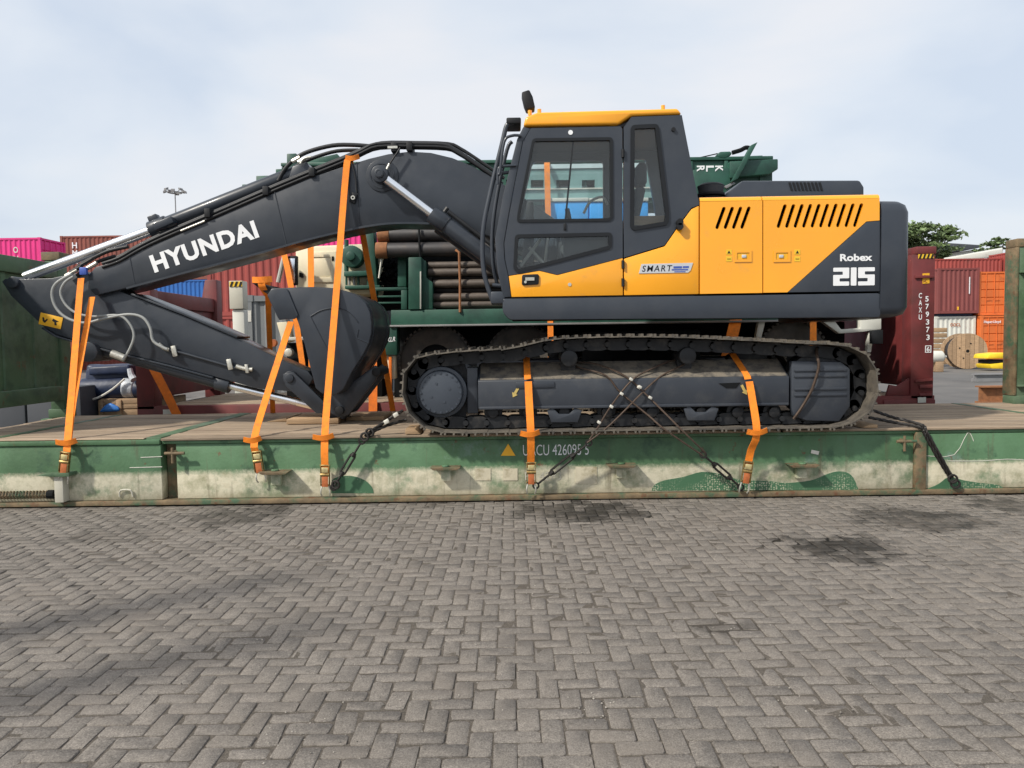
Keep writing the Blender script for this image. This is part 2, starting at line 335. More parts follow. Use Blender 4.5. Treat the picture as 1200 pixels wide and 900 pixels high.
def paver_mat(bed=False):
    """grey concrete block: per-block tint, aggregate speckle, tyre grime and oil stains"""
    A = bpy.data.materials.new('joint_sand' if bed else 'concrete_block'); A.use_nodes = True; t = A.node_tree; b = t.nodes['Principled BSDF']; n = t.nodes.new; l = t.links.new
    g = n('ShaderNodeNewGeometry'); oi = n('ShaderNodeObjectInfo')
    def math_(op, a, bb=None, c=None):
        q = n('ShaderNodeMath'); q.operation = op
        for i, x in enumerate((a, bb, c)):
            if x is None: continue
            if isinstance(x, (int, float)): q.inputs[i].default_value = x
            else: l(x, q.inputs[i])
        return q.outputs[0]
    def noise(sc, det=5, ro=.6, vec=None):
        q = n('ShaderNodeTexNoise'); q.inputs['Scale'].default_value = sc; q.inputs['Detail'].default_value = det; q.inputs['Roughness'].default_value = ro
        l(vec or g.outputs['Position'], q.inputs['Vector']); return q.outputs['Fac']
    def rng(x, a, bb, c, d):
        q = n('ShaderNodeMapRange'); l(x, q.inputs[0])
        for i, v_ in enumerate((a, bb, c, d)): q.inputs[i + 1].default_value = v_
        return q.outputs[0]
    rn = math_('FRACT', math_('ADD', oi.outputs['Random'], g.outputs['Random Per Island']))
    v = math_('MULTIPLY', rng(rn, 0, 1, .91, 1.09), rng(noise(1.1, 4), .3, .7, .94, 1.06))
    v = math_('MULTIPLY', v, rng(noise(34, 6, .75), .3, .7, .74, 1.24))
    v = math_('MULTIPLY', v, rng(noise(150, 4, .8), .35, .68, .55, 1.5))
    # the oil and damp patches near the rack, each with its own place
    sep = n('ShaderNodeSeparateXYZ'); l(g.outputs['Position'], sep.inputs[0])
    wob = math_('ADD', math_('MULTIPLY', noise(4, 3, .6), .6), math_('MULTIPLY', noise(17, 6, .75), .4))
    def blob(cx, cy, rx, ry):
        dx = math_('MULTIPLY', math_('SUBTRACT', sep.outputs[0], cx), 1 / rx); dy = math_('MULTIPLY', math_('SUBTRACT', sep.outputs[1], cy), 1 / ry)
        d = math_('ADD', math_('MULTIPLY', dx, dx), math_('MULTIPLY', dy, dy))
        d = math_('ADD', math_('ADD', d, math_('MULTIPLY', math_('SUBTRACT', wob, .5), 4.2)), math_('ADD', math_('MULTIPLY', math_('SUBTRACT', rn, .5), .55), math_('MULTIPLY', hgt, 0.0 if bed else .42)))
        return rng(d, .55, 1.45, 1, 0)
    hgt = rng(sep.outputs[2], -.0075, -.0046, 0, 1)
    st = None
    for (px, py, rx, ry, a) in [(685, 598, .68, .46, 1.), (985, 642, .48, .44, 1.), (1075, 608, .60, .50, .9), (275, 604, .5, .48, .75), (1190, 592, .5, .4, .8), (120, 628, .4, .35, .35),
                                (850, 735, .16, .09, .45), (780, 634, .2, .1, .3), (85, 687, .06, .035, .9), (505, 590, .3, .2, .3)]:
        d = _f * FPX + _r * (px - CX) + _u * (CY - py); q = CAM + d * (-CAM.z / d.z)
        s = math_('MULTIPLY', blob(q.x, q.y, rx, ry), a)
        st = s if st is None else math_('MAXIMUM', st, s)
    v = math_('MULTIPLY', v, math_('SUBTRACT', 1, math_('MULTIPLY', st, .93 if bed else .76)))
    # soil worked into the joints and worn hollows
    sc = n('ShaderNodeVectorMath'); sc.operation = 'SCALE'; sc.inputs[0].default_value = (.108, .093, .077) if bed else (.186, .167, .147); l(v, sc.inputs['Scale'])
    warm = n('ShaderNodeMix'); warm.data_type = 'RGBA'; l(rng(noise(2.1, 5), .5, .72, 0, .55), warm.inputs['Factor']); l(sc.outputs[0], warm.inputs['A']); warm.inputs['B'].default_value = (.175, .152, .130, 1)
    dm = n('ShaderNodeMix'); dm.data_type = 'RGBA'; l(hgt, dm.inputs['Factor']); dm.inputs['A'].default_value = (.118, .101, .083, 1); l(warm.outputs['Result'], dm.inputs['B'])
    l(sc.outputs[0] if bed else dm.outputs['Result'], b.inputs['Base Color']); l(rng(st, 0, 1, .88, .62), b.inputs['Roughness']); b.inputs['Specular IOR Level'].default_value = .3
    bp = n('ShaderNodeBump'); bp.inputs['Strength'].default_value = .8; bp.inputs['Distance'].default_value = .006; l(noise(130, 4, .7), bp.inputs['Height']); l(bp.outputs[0], b.inputs['Normal'])
    return A
M['paver'] = paver_mat()
M['bed'] = paver_mat(True)
pavement = MB().box(-9.5, 9.5, .6, 7.30, -.30, -.0048).build('pavement', 'bed', smooth=False); tag(pavement, kind='structure')
U = .0880
def paver_verts(hx, hy, rr):
    """rounded block top with worn arrises; local, top at z=0"""
    c = .010
    def loop(ix, z, cc, j):
        X, Y = hx - ix, hy - ix
        pts = [(-X + cc, -Y), (X - cc, -Y), (X, -Y + cc), (X, Y - cc), (X - cc, Y), (-X + cc, Y), (-X, Y - cc), (-X, -Y + cc)]
        return [Vector((a + rr.uniform(-j, j), b + rr.uniform(-j, j), z + rr.uniform(-j, j) * .4)) for a, b in pts]
    w = rr.uniform(.0015, .0032) if rr.random() < .86 else rr.uniform(.004, .010)
    lo = loop(0, -.05, c, .0006); mi = loop(.0008, -w * .6 - .0008, c, .0014); up = loop(w, 0, c + .002, .0018)
    if rr.random() < .42:                 # chipped arris: one or two corners broken away
        for q in rr.sample(range(8), rr.choice((1, 2, 2, 3))):
            f = rr.uniform(.05, .16); up[q] = Vector((up[q].x * (1 - f), up[q].y * (1 - f * 1.3), -rr.uniform(.001, .004))); mi[q] = Vector((mi[q].x * (1 - f * .5), mi[q].y * (1 - f * .7), mi[q].z - .004))
    return lo + mi + up, [[i + 8 * k, (i + 1) % 8 + 8 * k, (i + 1) % 8 + 8 * (k + 1), i + 8 * (k + 1)] for k in (0, 1) for i in range(8)] + [[16 + i for i in range(8)]]
rr = random.Random(3)
variants = {}
for ori in (0, 1):
    variants[ori] = []
    for k in range(24):
        hx, hy = (U - .0018, U / 2 - .0018)
        if ori: hx, hy = hy, hx
        vs, fs = paver_verts(hx, hy, rr)
        me = bpy.data.meshes.new('paver'); me.from_pydata(vs, [], fs); me.shade_smooth(); me.set_sharp_from_angle(angle=R(50)); me.materials.append(M['paver']); variants[ori].append(me)
spots = []
for i in range(-108, 109):
    for j in range(8, 83):
        t = (i - j) % 4
        if t == 0: spots.append((-(i + 1) * U, (j + .5) * U, 0))
        elif t == 3: spots.append((-(i + .5) * U, (j + 1) * U, 1))
spots = [s for s in spots if abs(s[0]) < 9.3 and .75 < s[1] < 7.2]
def sunk(x, y):
    """gentle settlement of the blocks"""
    return -.002 * (math.sin(x * 1.3 + 1) * math.sin(y * 1.7) + 1) * .5 + .0016 * math.sin(x * .7 + y * .9)
vis = []
for s in spots:
    d = Vector((s[0], s[1], 0)) - CAM; z = d.dot(_f); u_, v_ = d.dot(_r) / z * FPX, d.dot(_u) / z * FPX
    vis.append(z > 0 and abs(u_) < 600 and abs(v_) < 450)
order = sorted([k for k in range(len(spots)) if vis[k]], key=lambda k: spots[k][1] ** 2 + .2 * spots[k][0] ** 2)
near = set(order[:300])
rest = MB()
def on_ground(px, py):
    d = _f * FPX + _r * (px - CX) + _u * (CY - py); q = CAM + d * (-CAM.z / d.z); return q
worn = [(*on_ground(px, py).xy, s_) for px, py, s_ in ((330, 865, .22), (430, 835, .25), (560, 800, .12), (955, 822, .20), (250, 760, .2), (640, 690, .15), (850, 735, .15), (500, 745, .3), (150, 640, .3), (700, 830, .12))]
for k, (x, y, ori) in enumerate(spots):
    ang = rr.gauss(0, .006); tz = max(-.0022, rr.gauss(0, .0011) + sunk(x, y) - .0005)
    dx, dy = rr.gauss(0, .0008), rr.gauss(0, .0008); tx, ty = rr.gauss(0, .005), rr.gauss(0, .005)
    me = variants[ori][rr.randrange(24)]
    wear = max([math.exp(-((x - wx) ** 2 + (y - wy) ** 2) / ws ** 2) for wx, wy, ws in worn])
    scl = 1 - wear * rr.uniform(.0, .16); tz = max(-.003, tz - wear * rr.uniform(0, .002)); ang += wear * rr.gauss(0, .04); tx *= 1 + wear; ty *= 1 + wear
    if k in near:
        o = bpy.data.objects.new('paver', me); COL.objects.link(o); o.parent = pavement
        o.location = (x + dx, y + dy, tz); o.rotation_euler = (tx, ty, ang); o.scale = (scl, scl * .97 if scl < .95 else scl, 1)
    else:
        mtx = Matrix.Translation((x + dx, y + dy, tz)) @ Matrix.Rotation(ang, 4, 'Z') @ Matrix.Rotation(tx, 4, 'X') @ Matrix.Rotation(ty, 4, 'Y') @ Matrix.Diagonal((scl, scl, 1, 1))
        b0 = len(rest.v); rest.v += [mtx @ v.co for v in me.vertices]; rest.f += [[i + b0 for i in p.vertices] for p in me.polygons]
me = bpy.data.meshes.new('far_pavers'); me.from_pydata(rest.v, [], rest.f); me.shade_smooth(); me.set_sharp_from_angle(angle=R(50)); me.materials.append(M['paver'])
o = bpy.data.objects.new('far_pavers', me); COL.objects.link(o); o.parent = pavement; o['kind'] = 'stuff'

# loose grit lying in the worn joints
gs = MB()
for _ in range(900):
    if rr.random() < .65: wx, wy, ws = rr.choice(worn); x, y = rr.gauss(wx, ws * .8), rr.gauss(wy, ws * .8)
    else: x, y = rr.uniform(-4, 4), rr.uniform(2.2, 6.8)
    s_ = rr.choice((.0015, .002, .002, .003, .0045)); c0 = Vector((x, y, s_ * .3)); a_ = rr.random() * 3
    u_ = Vector((math.cos(a_), math.sin(a_), 0)); v_ = Vector((-math.sin(a_), math.cos(a_), 0))
    gs.add([c0 - u_ * s_, c0 + u_ * s_ * 1.2, c0 + v_ * s_ * .9, c0 - v_ * s_, c0 + Vector((0, 0, s_ * .9)), c0 - Vector((0, 0, s_))], [(0, 3, 4), (3, 1, 4), (1, 2, 4), (2, 0, 4), (0, 5, 3), (3, 5, 1), (1, 5, 2), (2, 5, 0)])
gr0 = gs.build('grit', mat('pale_grit', (.26, .24, .21), .9, var=.3, scale=40, isl=.5), smooth=False); tag(gr0, 'loose pale grit scattered in the joints of the block paving', 'gravel', kind='stuff')

# ================================================================== green flat rack that carries the excavator
YN, YF, ZD = 7.02, 9.46, .622             # near and far side, deck height
XL, XR = -5.74, 6.45
def rack_paint():
    """green paint, rough cream band sprayed along the foot, rust and scuffs"""
    A = mat('rack_green_paint', (.058, .128, .058), .6, var=.22, scale=2.2, bump=.25, bscale=35,
            dirt=[((.098, .200, .105), .53, .12, 1.1), ((.17, .24, .22), .66, .07, 1.7), ((.022, .062, .036), .64, .08, 3.2), (RUST, .67, .035, 7), ((.36, .37, .33), .72, .02, 9)])
    t = A.node_tree; n = t.nodes.new; l = t.links.new; b = t.nodes['Principled BSDF']
    src = b.inputs['Base Color'].links[0].from_socket
    g = n('ShaderNodeNewGeometry'); sep = n('ShaderNodeSeparateXYZ'); l(g.outputs['Position'], sep.inputs[0])
    nz = n('ShaderNodeTexNoise'); nz.inputs['Scale'].default_value = 34; nz.inputs['Detail'].default_value = 8; nz.inputs['Roughness'].default_value = .75; l(g.outputs['Position'], nz.inputs['Vector'])
    n2 = n('ShaderNodeTexNoise'); n2.inputs['Scale'].default_value = 2.2; n2.inputs['Detail'].default_value = 9; n2.inputs['Roughness'].default_value = .72; l(g.outputs['Position'], n2.inputs['Vector'])
    def mth(op, a, c):
        q = n('ShaderNodeMath'); q.operation = op
        for i, x_ in enumerate((a, c)):
            if isinstance(x_, (int, float)): q.inputs[i].default_value = x_
            else: l(x_, q.inputs[i])
        return q.outputs[0]
    h = mth('ADD', sep.outputs[2], mth('MULTIPLY', mth('SUBTRACT', nz.outputs['Fac'], .5), .085))
    mr = n('ShaderNodeMapRange'); l(h, mr.inputs[0]); mr.inputs[1].default_value = .272; mr.inputs[2].default_value = .325; mr.inputs[3].default_value = 1; mr.inputs[4].default_value = 0
    pt = n('ShaderNodeMapRange'); l(n2.outputs['Fac'], pt.inputs[0]); pt.inputs[1].default_value = .49; pt.inputs[2].default_value = .62; pt.inputs[3].default_value = 1.0; pt.inputs[4].default_value = .25
    fac = mth('MULTIPLY', mr.outputs[0], pt.outputs[0])
    n3 = n('ShaderNodeTexNoise'); n3.inputs['Scale'].default_value = 7; n3.inputs['Detail'].default_value = 8; n3.inputs['Roughness'].default_value = .7; l(g.outputs['Position'], n3.inputs['Vector'])
    cr = n('ShaderNodeValToRGB'); e = cr.color_ramp.elements; e[0].position = .3; e[0].color = (.32, .31, .20, 1); e[1].position = .56; e[1].color = (.63, .59, .45, 1)
    q = e.new(.72); q.color = (.52, .47, .34, 1); q = e.new(.78); q.color = (.16, .08, .04, 1); l(n3.outputs['Fac'], cr.inputs[0])
    mx = n('ShaderNodeMix'); mx.data_type = 'RGBA'; l(fac, mx.inputs['Factor']); l(src, mx.inputs['A']); l(cr.outputs[0], mx.inputs['B'])
    # runs of rust and dark dirt down the plate
    mpv = n('ShaderNodeMapping'); mpv.inputs['Scale'].default_value = (13, 13, 1.1); l(g.outputs['Position'], mpv.inputs[0])
    n4 = n('ShaderNodeTexNoise'); n4.inputs['Scale'].default_value = 1; n4.inputs['Detail'].default_value = 5; n4.inputs['Roughness'].default_value = .65; l(mpv.outputs[0], n4.inputs['Vector'])
    m4 = n('ShaderNodeMapRange'); l(n4.outputs['Fac'], m4.inputs[0]); m4.inputs[1].default_value = .58; m4.inputs[2].default_value = .74; m4.inputs[4].default_value = .62
    mxs_ = n('ShaderNodeMix'); mxs_.data_type = 'RGBA'; l(m4.outputs[0], mxs_.inputs['Factor']); l(mx.outputs['Result'], mxs_.inputs['A']); mxs_.inputs['B'].default_value = (.10, .075, .045, 1); mx = mxs_
    # soil splash along the very bottom
    sp = n('ShaderNodeMapRange'); l(h, sp.inputs[0]); sp.inputs[1].default_value = .03; sp.inputs[2].default_value = .13; sp.inputs[3].default_value = .7; sp.inputs[4].default_value = 0
    m3 = n('ShaderNodeMix'); m3.data_type = 'RGBA'; l(sp.outputs[0], m3.inputs['Factor']); l(mx.outputs['Result'], m3.inputs['A']); m3.inputs['B'].default_value = (.24, .20, .13, 1)
    l(m3.outputs['Result'], b.inputs['Base Color']); return A
M['rack'] = rack_paint()
M['rackg'] = mat('rack_end_green_paint', (.064, .122, .060), .6, var=.22, scale=1.8, bump=.2, bscale=30, dirt=[((.120, .175, .115), .55, .12, 1.6), ((.030, .062, .035), .60, .1, 2.8), (RUST, .65, .05, 5)])
M['patch'] = mat('cream_stencil_patch', (.56, .51, .38), .7, var=.15, scale=9, dirt=[((.30, .26, .16), .58, .1, 8), (RUST, .70, .04, 12)])
M['rackrust'] = mat('rusted_rack_edge', (.16, .115, .065), .75, var=.35, scale=9, bump=.3, bscale=40, dirt=[((.05, .10, .055), .55, .08, 6), (RUST, .62, .06, 9)])

rack = thing('flat_rack', (.35, 8.24, 0), 'long green flat rack with worn cream lower band carrying the excavator', 'flat rack')
def px2x(px, Y=YN): return P(px, 540, Y).x
xa, xb, xc, xd = px2x(190), px2x(206), px2x(1071), px2x(1084)
MB().prism([(XL, .055), (xa, .055), (xa, .562), (XL, .562)], YN - .02, YN + .10).build('side_beam', 'rack', rack, bev=.006)
MB().box(xa + .002, xb - .002, YN + .10, YN + .20, .055, .58).build('pocket_back', 'rackrust', rack)
MB().prism([(xb, .055), (xc, .055), (xc, .562), (xb, .562)], YN + .012, YN + .10).build('side_beam', 'rack', rack, bev=.006)
MB().box(xc + .002, xd - .002, YN - .03, YN + .12, .05, .58).build('stiffener', 'rackrust', rack, bev=.006)
MB().prism([(xd, .055), (XR, .055), (XR, .562), (xd, .562)], YN - .004, YN + .10).build('side_beam', 'rack', rack, bev=.006)
MB().box(XL, XR, YN - .06, YN + .20, .012, .052).build('bottom_flange', 'rackrust', rack, bev=.005)
MB().box(XL, xa - .003, YN - .035, YN + .12, .565, .611).build('top_rail', 'rack', rack, bev=.008)
MB().box(xa + .003, XR, YN - .006, YN + .12, .565, .595).build('top_rail', 'rack', rack, bev=.006)
MB().box(XL, XR, YF - .12, YF, .02, .595).build('side_beam', 'rack', rack, bev=.006)
MB().box(XL + .02, XR - .02, YN + .205, YF - .125, .05, .562).build('cross_frame', 'dark', rack)
# deck planks run lengthwise, broken by green steel cross strips
secs = [(XL + .30, -4.88), (-4.80, -3.36), (-3.22, -.4), (-.39, 2.45), (2.46, 5.40), (5.48, XR - .3)]
bars = [(-4.88, -4.80), (-3.36, -3.22), (5.40, 5.48)]
for a, b in bars: MB().box(a + .002, b - .002, YN + .002, YF - .002, .575, ZD + .004).build('cross_bar', 'rackg', rack, bev=.004)
npl = 13; pw = (YF - YN) / npl; rp_ = random.Random(5)
for a, b in secs:
    for k in range(npl):
        y0 = YN + k * pw; h = rp_.uniform(-.003, .003)
        e0, e1 = rp_.uniform(0, .012), rp_.uniform(0, .012)
        yy = y0 - (.03 if k == 0 else -.003)
        MB().box(a + e0, b - e1, yy, y0 + pw - .004, .6135 if b < xa + .02 else .597, ZD + h).build('plank', 'wood', rack, bev=.004, seg=1)
# end walls: a ribbed panel between corner posts at each end, open slot at the foot
def end_wall(x_in, s, flush=False):
    """x_in inner face, s=+1 wall lies to the right"""
    X = lambda d: x_in + s * d
    def bx(d0, d1, y0, y1, z0, z1, nm, mm, bev=.01):
        a, b = sorted((X(d0), X(d1))); return MB().box(a, b, y0, y1, z0, z1).build(nm, mm, rack, bev=bev)
    for y0 in (YN, YF - .20):
        p = bx(-.0 if flush else -.10, .16, y0, y0 + .20, ZD - .02, 2.50, 'corner_post', 'rackg')
        a, b = sorted((X(-.03 if flush else -.13), X(.19)))
        MB().box(a, b, y0 - .012, y0 + .212, 2.50, 2.60).build('corner_casting', 'rackrust', p, bev=.01)
        MB().box(a, b, y0 - .012, y0 + .212, ZD - .01, ZD + .10).build('hinge_block', 'rackg', p, bev=.012)
    bx(.0, .14, YN + .203, YF - .203, 2.28, 2.46, 'head_beam', 'rackg')
    bx(-.02, .14, YN + .203, YF - .203, .83, 1.0, 'sill_beam', 'rackg')
    # corrugated steel panel
    prof = []; y = YN + .205; k = 0
    while y < YF - .21:
        for dy, d in ((0, .03), (.05, .03), (.06, .048), (.50, .048), (.51, .03)):
            if y + dy < YF - .205: prof.append((y + dy, d))
        y += .53
    prof.append((YF - .2045, .03)); mb = MB(); n = len(prof)
    mb.add([(X(d), yy, z) for z in (1.002, 2.278) for yy, d in prof] + [(X(d + .012), yy, z) for z in (1.002, 2.278) for yy, d in prof],
           [(i, i + 1, n + i + 1, n + i) for i in range(n - 1)] + [(2 * n + i, 3 * n + i, 3 * n + i + 1, 2 * n + i + 1) for i in range(n - 1)])
    mb.build('panel', 'rackg', rack, ang=20)
end_wall(-5.40, -1, True); end_wall(6.17, 1)
MB().box(6.035, 6.068, YF - .212, YF + .008, ZD + .102, 2.498).build('rusted_edge', 'rackrust', rack, bev=.006)
for py in (319, 452):
    z_ = P(1188, py, YF - .2).z; MB().box(6.072, 6.34, YF - .25, YF - .202, z_ - .012, z_ + .012).build('post_rib', 'rackg', rack, bev=.004)
z_ = P(1194, 440, YF - .2).z; MB().box(6.22, 6.36, YF - .30, YF - .202, z_ - .02, z_).build('lashing_ring_plate', 'rackrust', rack, bev=.004)
# lashing points on the near side: flat lug with a spool below
def lug(px, py, wpx=36):
    c = P(px, py, YN); w = wpx / 129 / 2
    a = MB().prism(roundpoly([(c.x - w, c.z + .012), (c.x + w, c.z + .012), (c.x + w * .75, c.z - .012), (c.x - w * .75, c.z - .012)], .01), YN - .13, YN + .010).build('lashing_lug', 'rackrust', rack, bev=.003)
    MB().cyl((c.x, YN - .07, c.z + .013), (c.x, YN - .07, c.z + .028), .035, n=10).box(c.x - .045, c.x + .045, YN - .06, YN + .010, c.z - .12, c.z - .013).build('bracket', 'rack', a, bev=.004)
    return a
for px, py in [(325, 552), (523, 547), (727, 544), (937, 544)]: lug(px, py)
# deep lashing pocket box beside the first strap
c = P(72, 571, YN - .1)
k_ = MB().box(c.x - .055, c.x + .025, YN - .12, YN - .022, .06, .30).build('lashing_post', 'lcream', rack, bev=.006)
MB().prism(roundpoly([(c.x - .19, .315), (c.x - .02, .335), (c.x + .10, .335), (c.x + .10, .302), (c.x - .06, .302)], .008), YN - .15, YN - .022).build('lashing_lug', 'rackg', k_, bev=.004)
# twist-lock T handles
for px, py in [(205, 531), (1062, 517)]:
    c = P(px, py, YN - .05)
    MB().cyl((c.x - .09, YN - .06, c.z), (c.x + .09, YN - .06, c.z), .014, n=8).cyl((c.x - .02, YN - .06, c.z + .05), (c.x - .02, YN - .06, c.z - .09), .012, n=8).cyl((c.x - .02, YN - .06, c.z), (c.x - .02, YN + .05, c.z), .02, n=8).build('locking_handle', 'rackrust', rack)
# small bent handle bars near the foot
for px in (148,):
    c = P(px, 582, YN - .03)
    MB().tube([(c.x - .06, YN - .03, .09), (c.x - .045, YN - .04, .15), (c.x + .045, YN - .04, .15), (c.x + .06, YN - .03, .09)], .008, smooth=3).build('handle_bar', 'lcream', rack)
# coil spring lying along the foot at the left end
sp_ = []; x0 = px2x(-40); x1 = px2x(60)
for i in range(26 * 8 + 1):
    a = 2 * math.pi * i / 8; sp_.append((x0 + (x1 - x0) * i / (26 * 8), YN - .055 + .032 * math.cos(a), .125 + .032 * math.sin(a)))
MB().tube(sp_, .007, n=5).build('counterweight_spring', 'rackrust', rack)
MB().cyl((x1 - .01, YN - .055, .125), (x1 + .05, YN - .055, .125), .04, n=10).build('spring_stop', 'dark', rack)
# lettering and stencilled marks
yl = YN + .008
a = P(613, 534, yl); b = P(690, 533, yl)
text('UACU 426095 5', (a.x, yl, a.z), (1, 0, 0), (0, 0, 1), b.x - a.x, .10, 'white', rack, bold=-.004)
a = P(613, 564, yl); text('PL 42P3', (a.x + .02, yl, a.z + .01), (1, 0, 0), (0, 0, 1), .33, .075, 'lcream', rack, bold=-.004)
tri = XZs([(587, 534), (604, 534), (595.5, 520)], yl)
tq = MB().prism(tri, yl - .002, yl + .003).build('warning_triangle', 'decaly', rack, smooth=False)
for px, py, wp, hp in [(566, 556, 18, 14), (598, 556, 17, 14), (687, 557, 25, 20)]:
    q = XZs([(px - wp / 2, py - hp / 2), (px + wp / 2, py - hp / 2), (px + wp / 2, py + hp / 2), (px - wp / 2, py + hp / 2)], yl)
    MB().prism(q, yl - .002, yl + .003).build('stencil_patch', 'patch', rack, smooth=False)
# white scribed chalk lines on the green
def chalk(pts, Y, r=.004):
    MB().tube([P(a, b, Y) for a, b in pts], r, n=4, smooth=3).build('chalk_line', 'label', rack)
chalk([(165, 536), (190, 535)], YN - .021); chalk([(152, 548), (190, 547)], YN - .021)
chalk([(1085, 534), (1118, 533), (1134, 507), (1141, 517)], YN - .005, .003); chalk([(1110, 540), (1150, 540), (1180, 538), (1200, 539)], YN - .005, .003)
a = P(955, 530, yl); MB().obox((a.x, yl, a.z), Vector((.035, 0, -.008)), (0, .002, 0), Vector((.004, 0, .016))).build('label_tag', 'label', rack)

# ================================================================== timber under the load
def timber(name, label, pts, y0, y1, m='wood2', grp='timber blocks on the flat rack deck'):
    q = XZs(pts, (y0 + y1) / 2); q = [(x_, max(z_, ZD + .004)) for x_, z_ in q]
    o = MB().prism(q, y0, y1).build(name, m, bev=.006)
    return tag(o, label, 'timber', grp)
timber('timber_block', 'short timber board lying left of the bucket on the rack deck', [(322, 500), (345, 487), (345, 499)], 8.3, 8.9)
timber('timber_block', 'timber baulk under the bucket tip', [(345, 488), (404, 487), (404, 500), (345, 500)], 8.02, 8.62)
timber('timber_block', 'timber baulk right of the bucket tip on the rack deck', [(412, 486), (455, 485), (455, 498), (412, 498)], 8.3, 8.85)
timber('wheel_chock', 'brown timber chock against the left end of the crawler track', [(478, 511), (478, 500), (489, 500), (496, 511)], 6.99, 7.35)
timber('wheel_chock', 'brown timber chock against the right end of the crawler track', [(1000, 507), (1007, 496), (1018, 495), (1018, 507)], 6.99, 7.35)
# ================================================================== excavator
ex = thing('excavator', (P(751, 500, 8.24).x, 8.24, ZD + .004), 'charcoal and yellow crawler excavator with folded boom strapped on the flat rack', 'excavator')
YT, YC, YB = 6.84, 8.24, 6.92              # track edge, machine centre line, body side
# ---------------- crawler tracks
M['arrow'] = mat('worn_pale_yellow_paint', (.50, .38, .12), .6, var=.25, scale=30)
M['capgrey'] = mat('slate_drive_paint', (.044, .054, .070), .42, var=.06, coat=.15)
ctr = [(468.5, 456), (471, 436), (479, 424), (493, 414.5), (537, 408.5), (594, 405), (623, 399), (652, 393.8), (700, 391.5), (760, 391), (820, 392.5), (884, 395.5), (940, 398.5), (985, 401), (1010, 409), (1026, 425),
       (1032, 452), (1026, 478), (1010, 493), (985, 502.5), (950, 506), (860, 506.5), (750, 507), (640, 507.5), (540, 508), (506, 507), (488, 497.5), (474, 481)]
loop = [Vector((*XZ(a, b, YT), 0)) for a, b in ctr]
zb = ZD + .004
loop = [Vector((p.x, max(p.y, zb), 0)) for p in loop]
for i in range(20, 25): loop[i].y = zb
cl = spline([loop[-2], loop[-1]] + loop + [loop[0], loop[1]], 8)[16:-8]
# equal arc length resampling
d = [0]
for i in range(1, len(cl)): d.append(d[-1] + (cl[i] - cl[i - 1]).length)
NS = 49
def at(s):
    s %= d[-1]
    for i in range(1, len(d)):
        if d[i] >= s:
            t = (s - d[i - 1]) / max(1e-9, d[i] - d[i - 1]); return cl[i - 1].lerp(cl[i], t)
    return cl[-1]
pitch = d[-1] / NS
# one shoe: plate with three grousers and turned-down lip, local x along track, z outward
def shoe_mesh():
    h = pitch / 2; mb = MB()
    mb.loft([[(x_, y_, z_) for x_, z_ in ((-h - .012, -.034), (h - .004, -.030), (h - .002, -.020), (-h + .012, -.022), (-h - .012, -.026))] for y_ in (0, .6)])
    for gx in (-h + .018, 0, h - .018):
        mb.loft([[(gx - .011, y_, -.026), (gx + .011, y_, -.026), (gx + .007, y_, 0), (gx - .007, y_, 0)] for y_ in (.001, .599)])
    return mb
sh = shoe_mesh().build('track_shoe', 'track', ex, local=True, bev=0)
lk = MB(); h = pitch / 2
for yy in (.20, .36):
    pr = roundpoly([(-h - .02, -.125), (-h - .02, -.05), (h - .02, -.04), (h + .015, -.06), (h + .015, -.125), (h - .03, -.15), (-h + .03, -.15)], .03, 3)
    lk.prism(pr, yy, yy + .045)
lk.cyl((h, .17, -.095), (h, .435, -.095), .026, n=8)
shoe_me = sh.data; bpy.data.objects.remove(sh)
def make_track(y0, mirror):
    chain = MB()
    fr = []
    for k in range(NS):
        p = at((k + .3) * pitch); q0, q1 = at((k - .2) * pitch), at((k + .8) * pitch); t = (q1 - q0).normalized()
        nrm = Vector((-t.y, t.x, 0))          # outward (contour runs clockwise seen from the camera)
        fr.append((p, t, nrm))
        for v in lk.v:
            w_ = p + t * v.x + nrm * v.z; chain.v.append(Vector((w_.x, y0 + v.y, w_.y)))
        b0 = len(chain.v) - len(lk.v); chain.f += [[i + b0 for i in f] for f in lk.f]
    ch = chain.build('track_chain', 'trackd', ex, ang=40)
    for p, t, nrm in fr:
        o = bpy.data.objects.new('track_shoe', shoe_me); COL.objects.link(o); o.parent = ch
        mw = Matrix(((t.x, 0, nrm.x, p.x), (0, 1, 0, y0), (t.y, 0, nrm.y, p.y), (0, 0, 0, 1)))
        o.matrix_basis = Matrix.Translation(-ex.location) @ mw
    return ch
make_track(YT, 0); make_track(YC * 2 - YT - .6, 1)
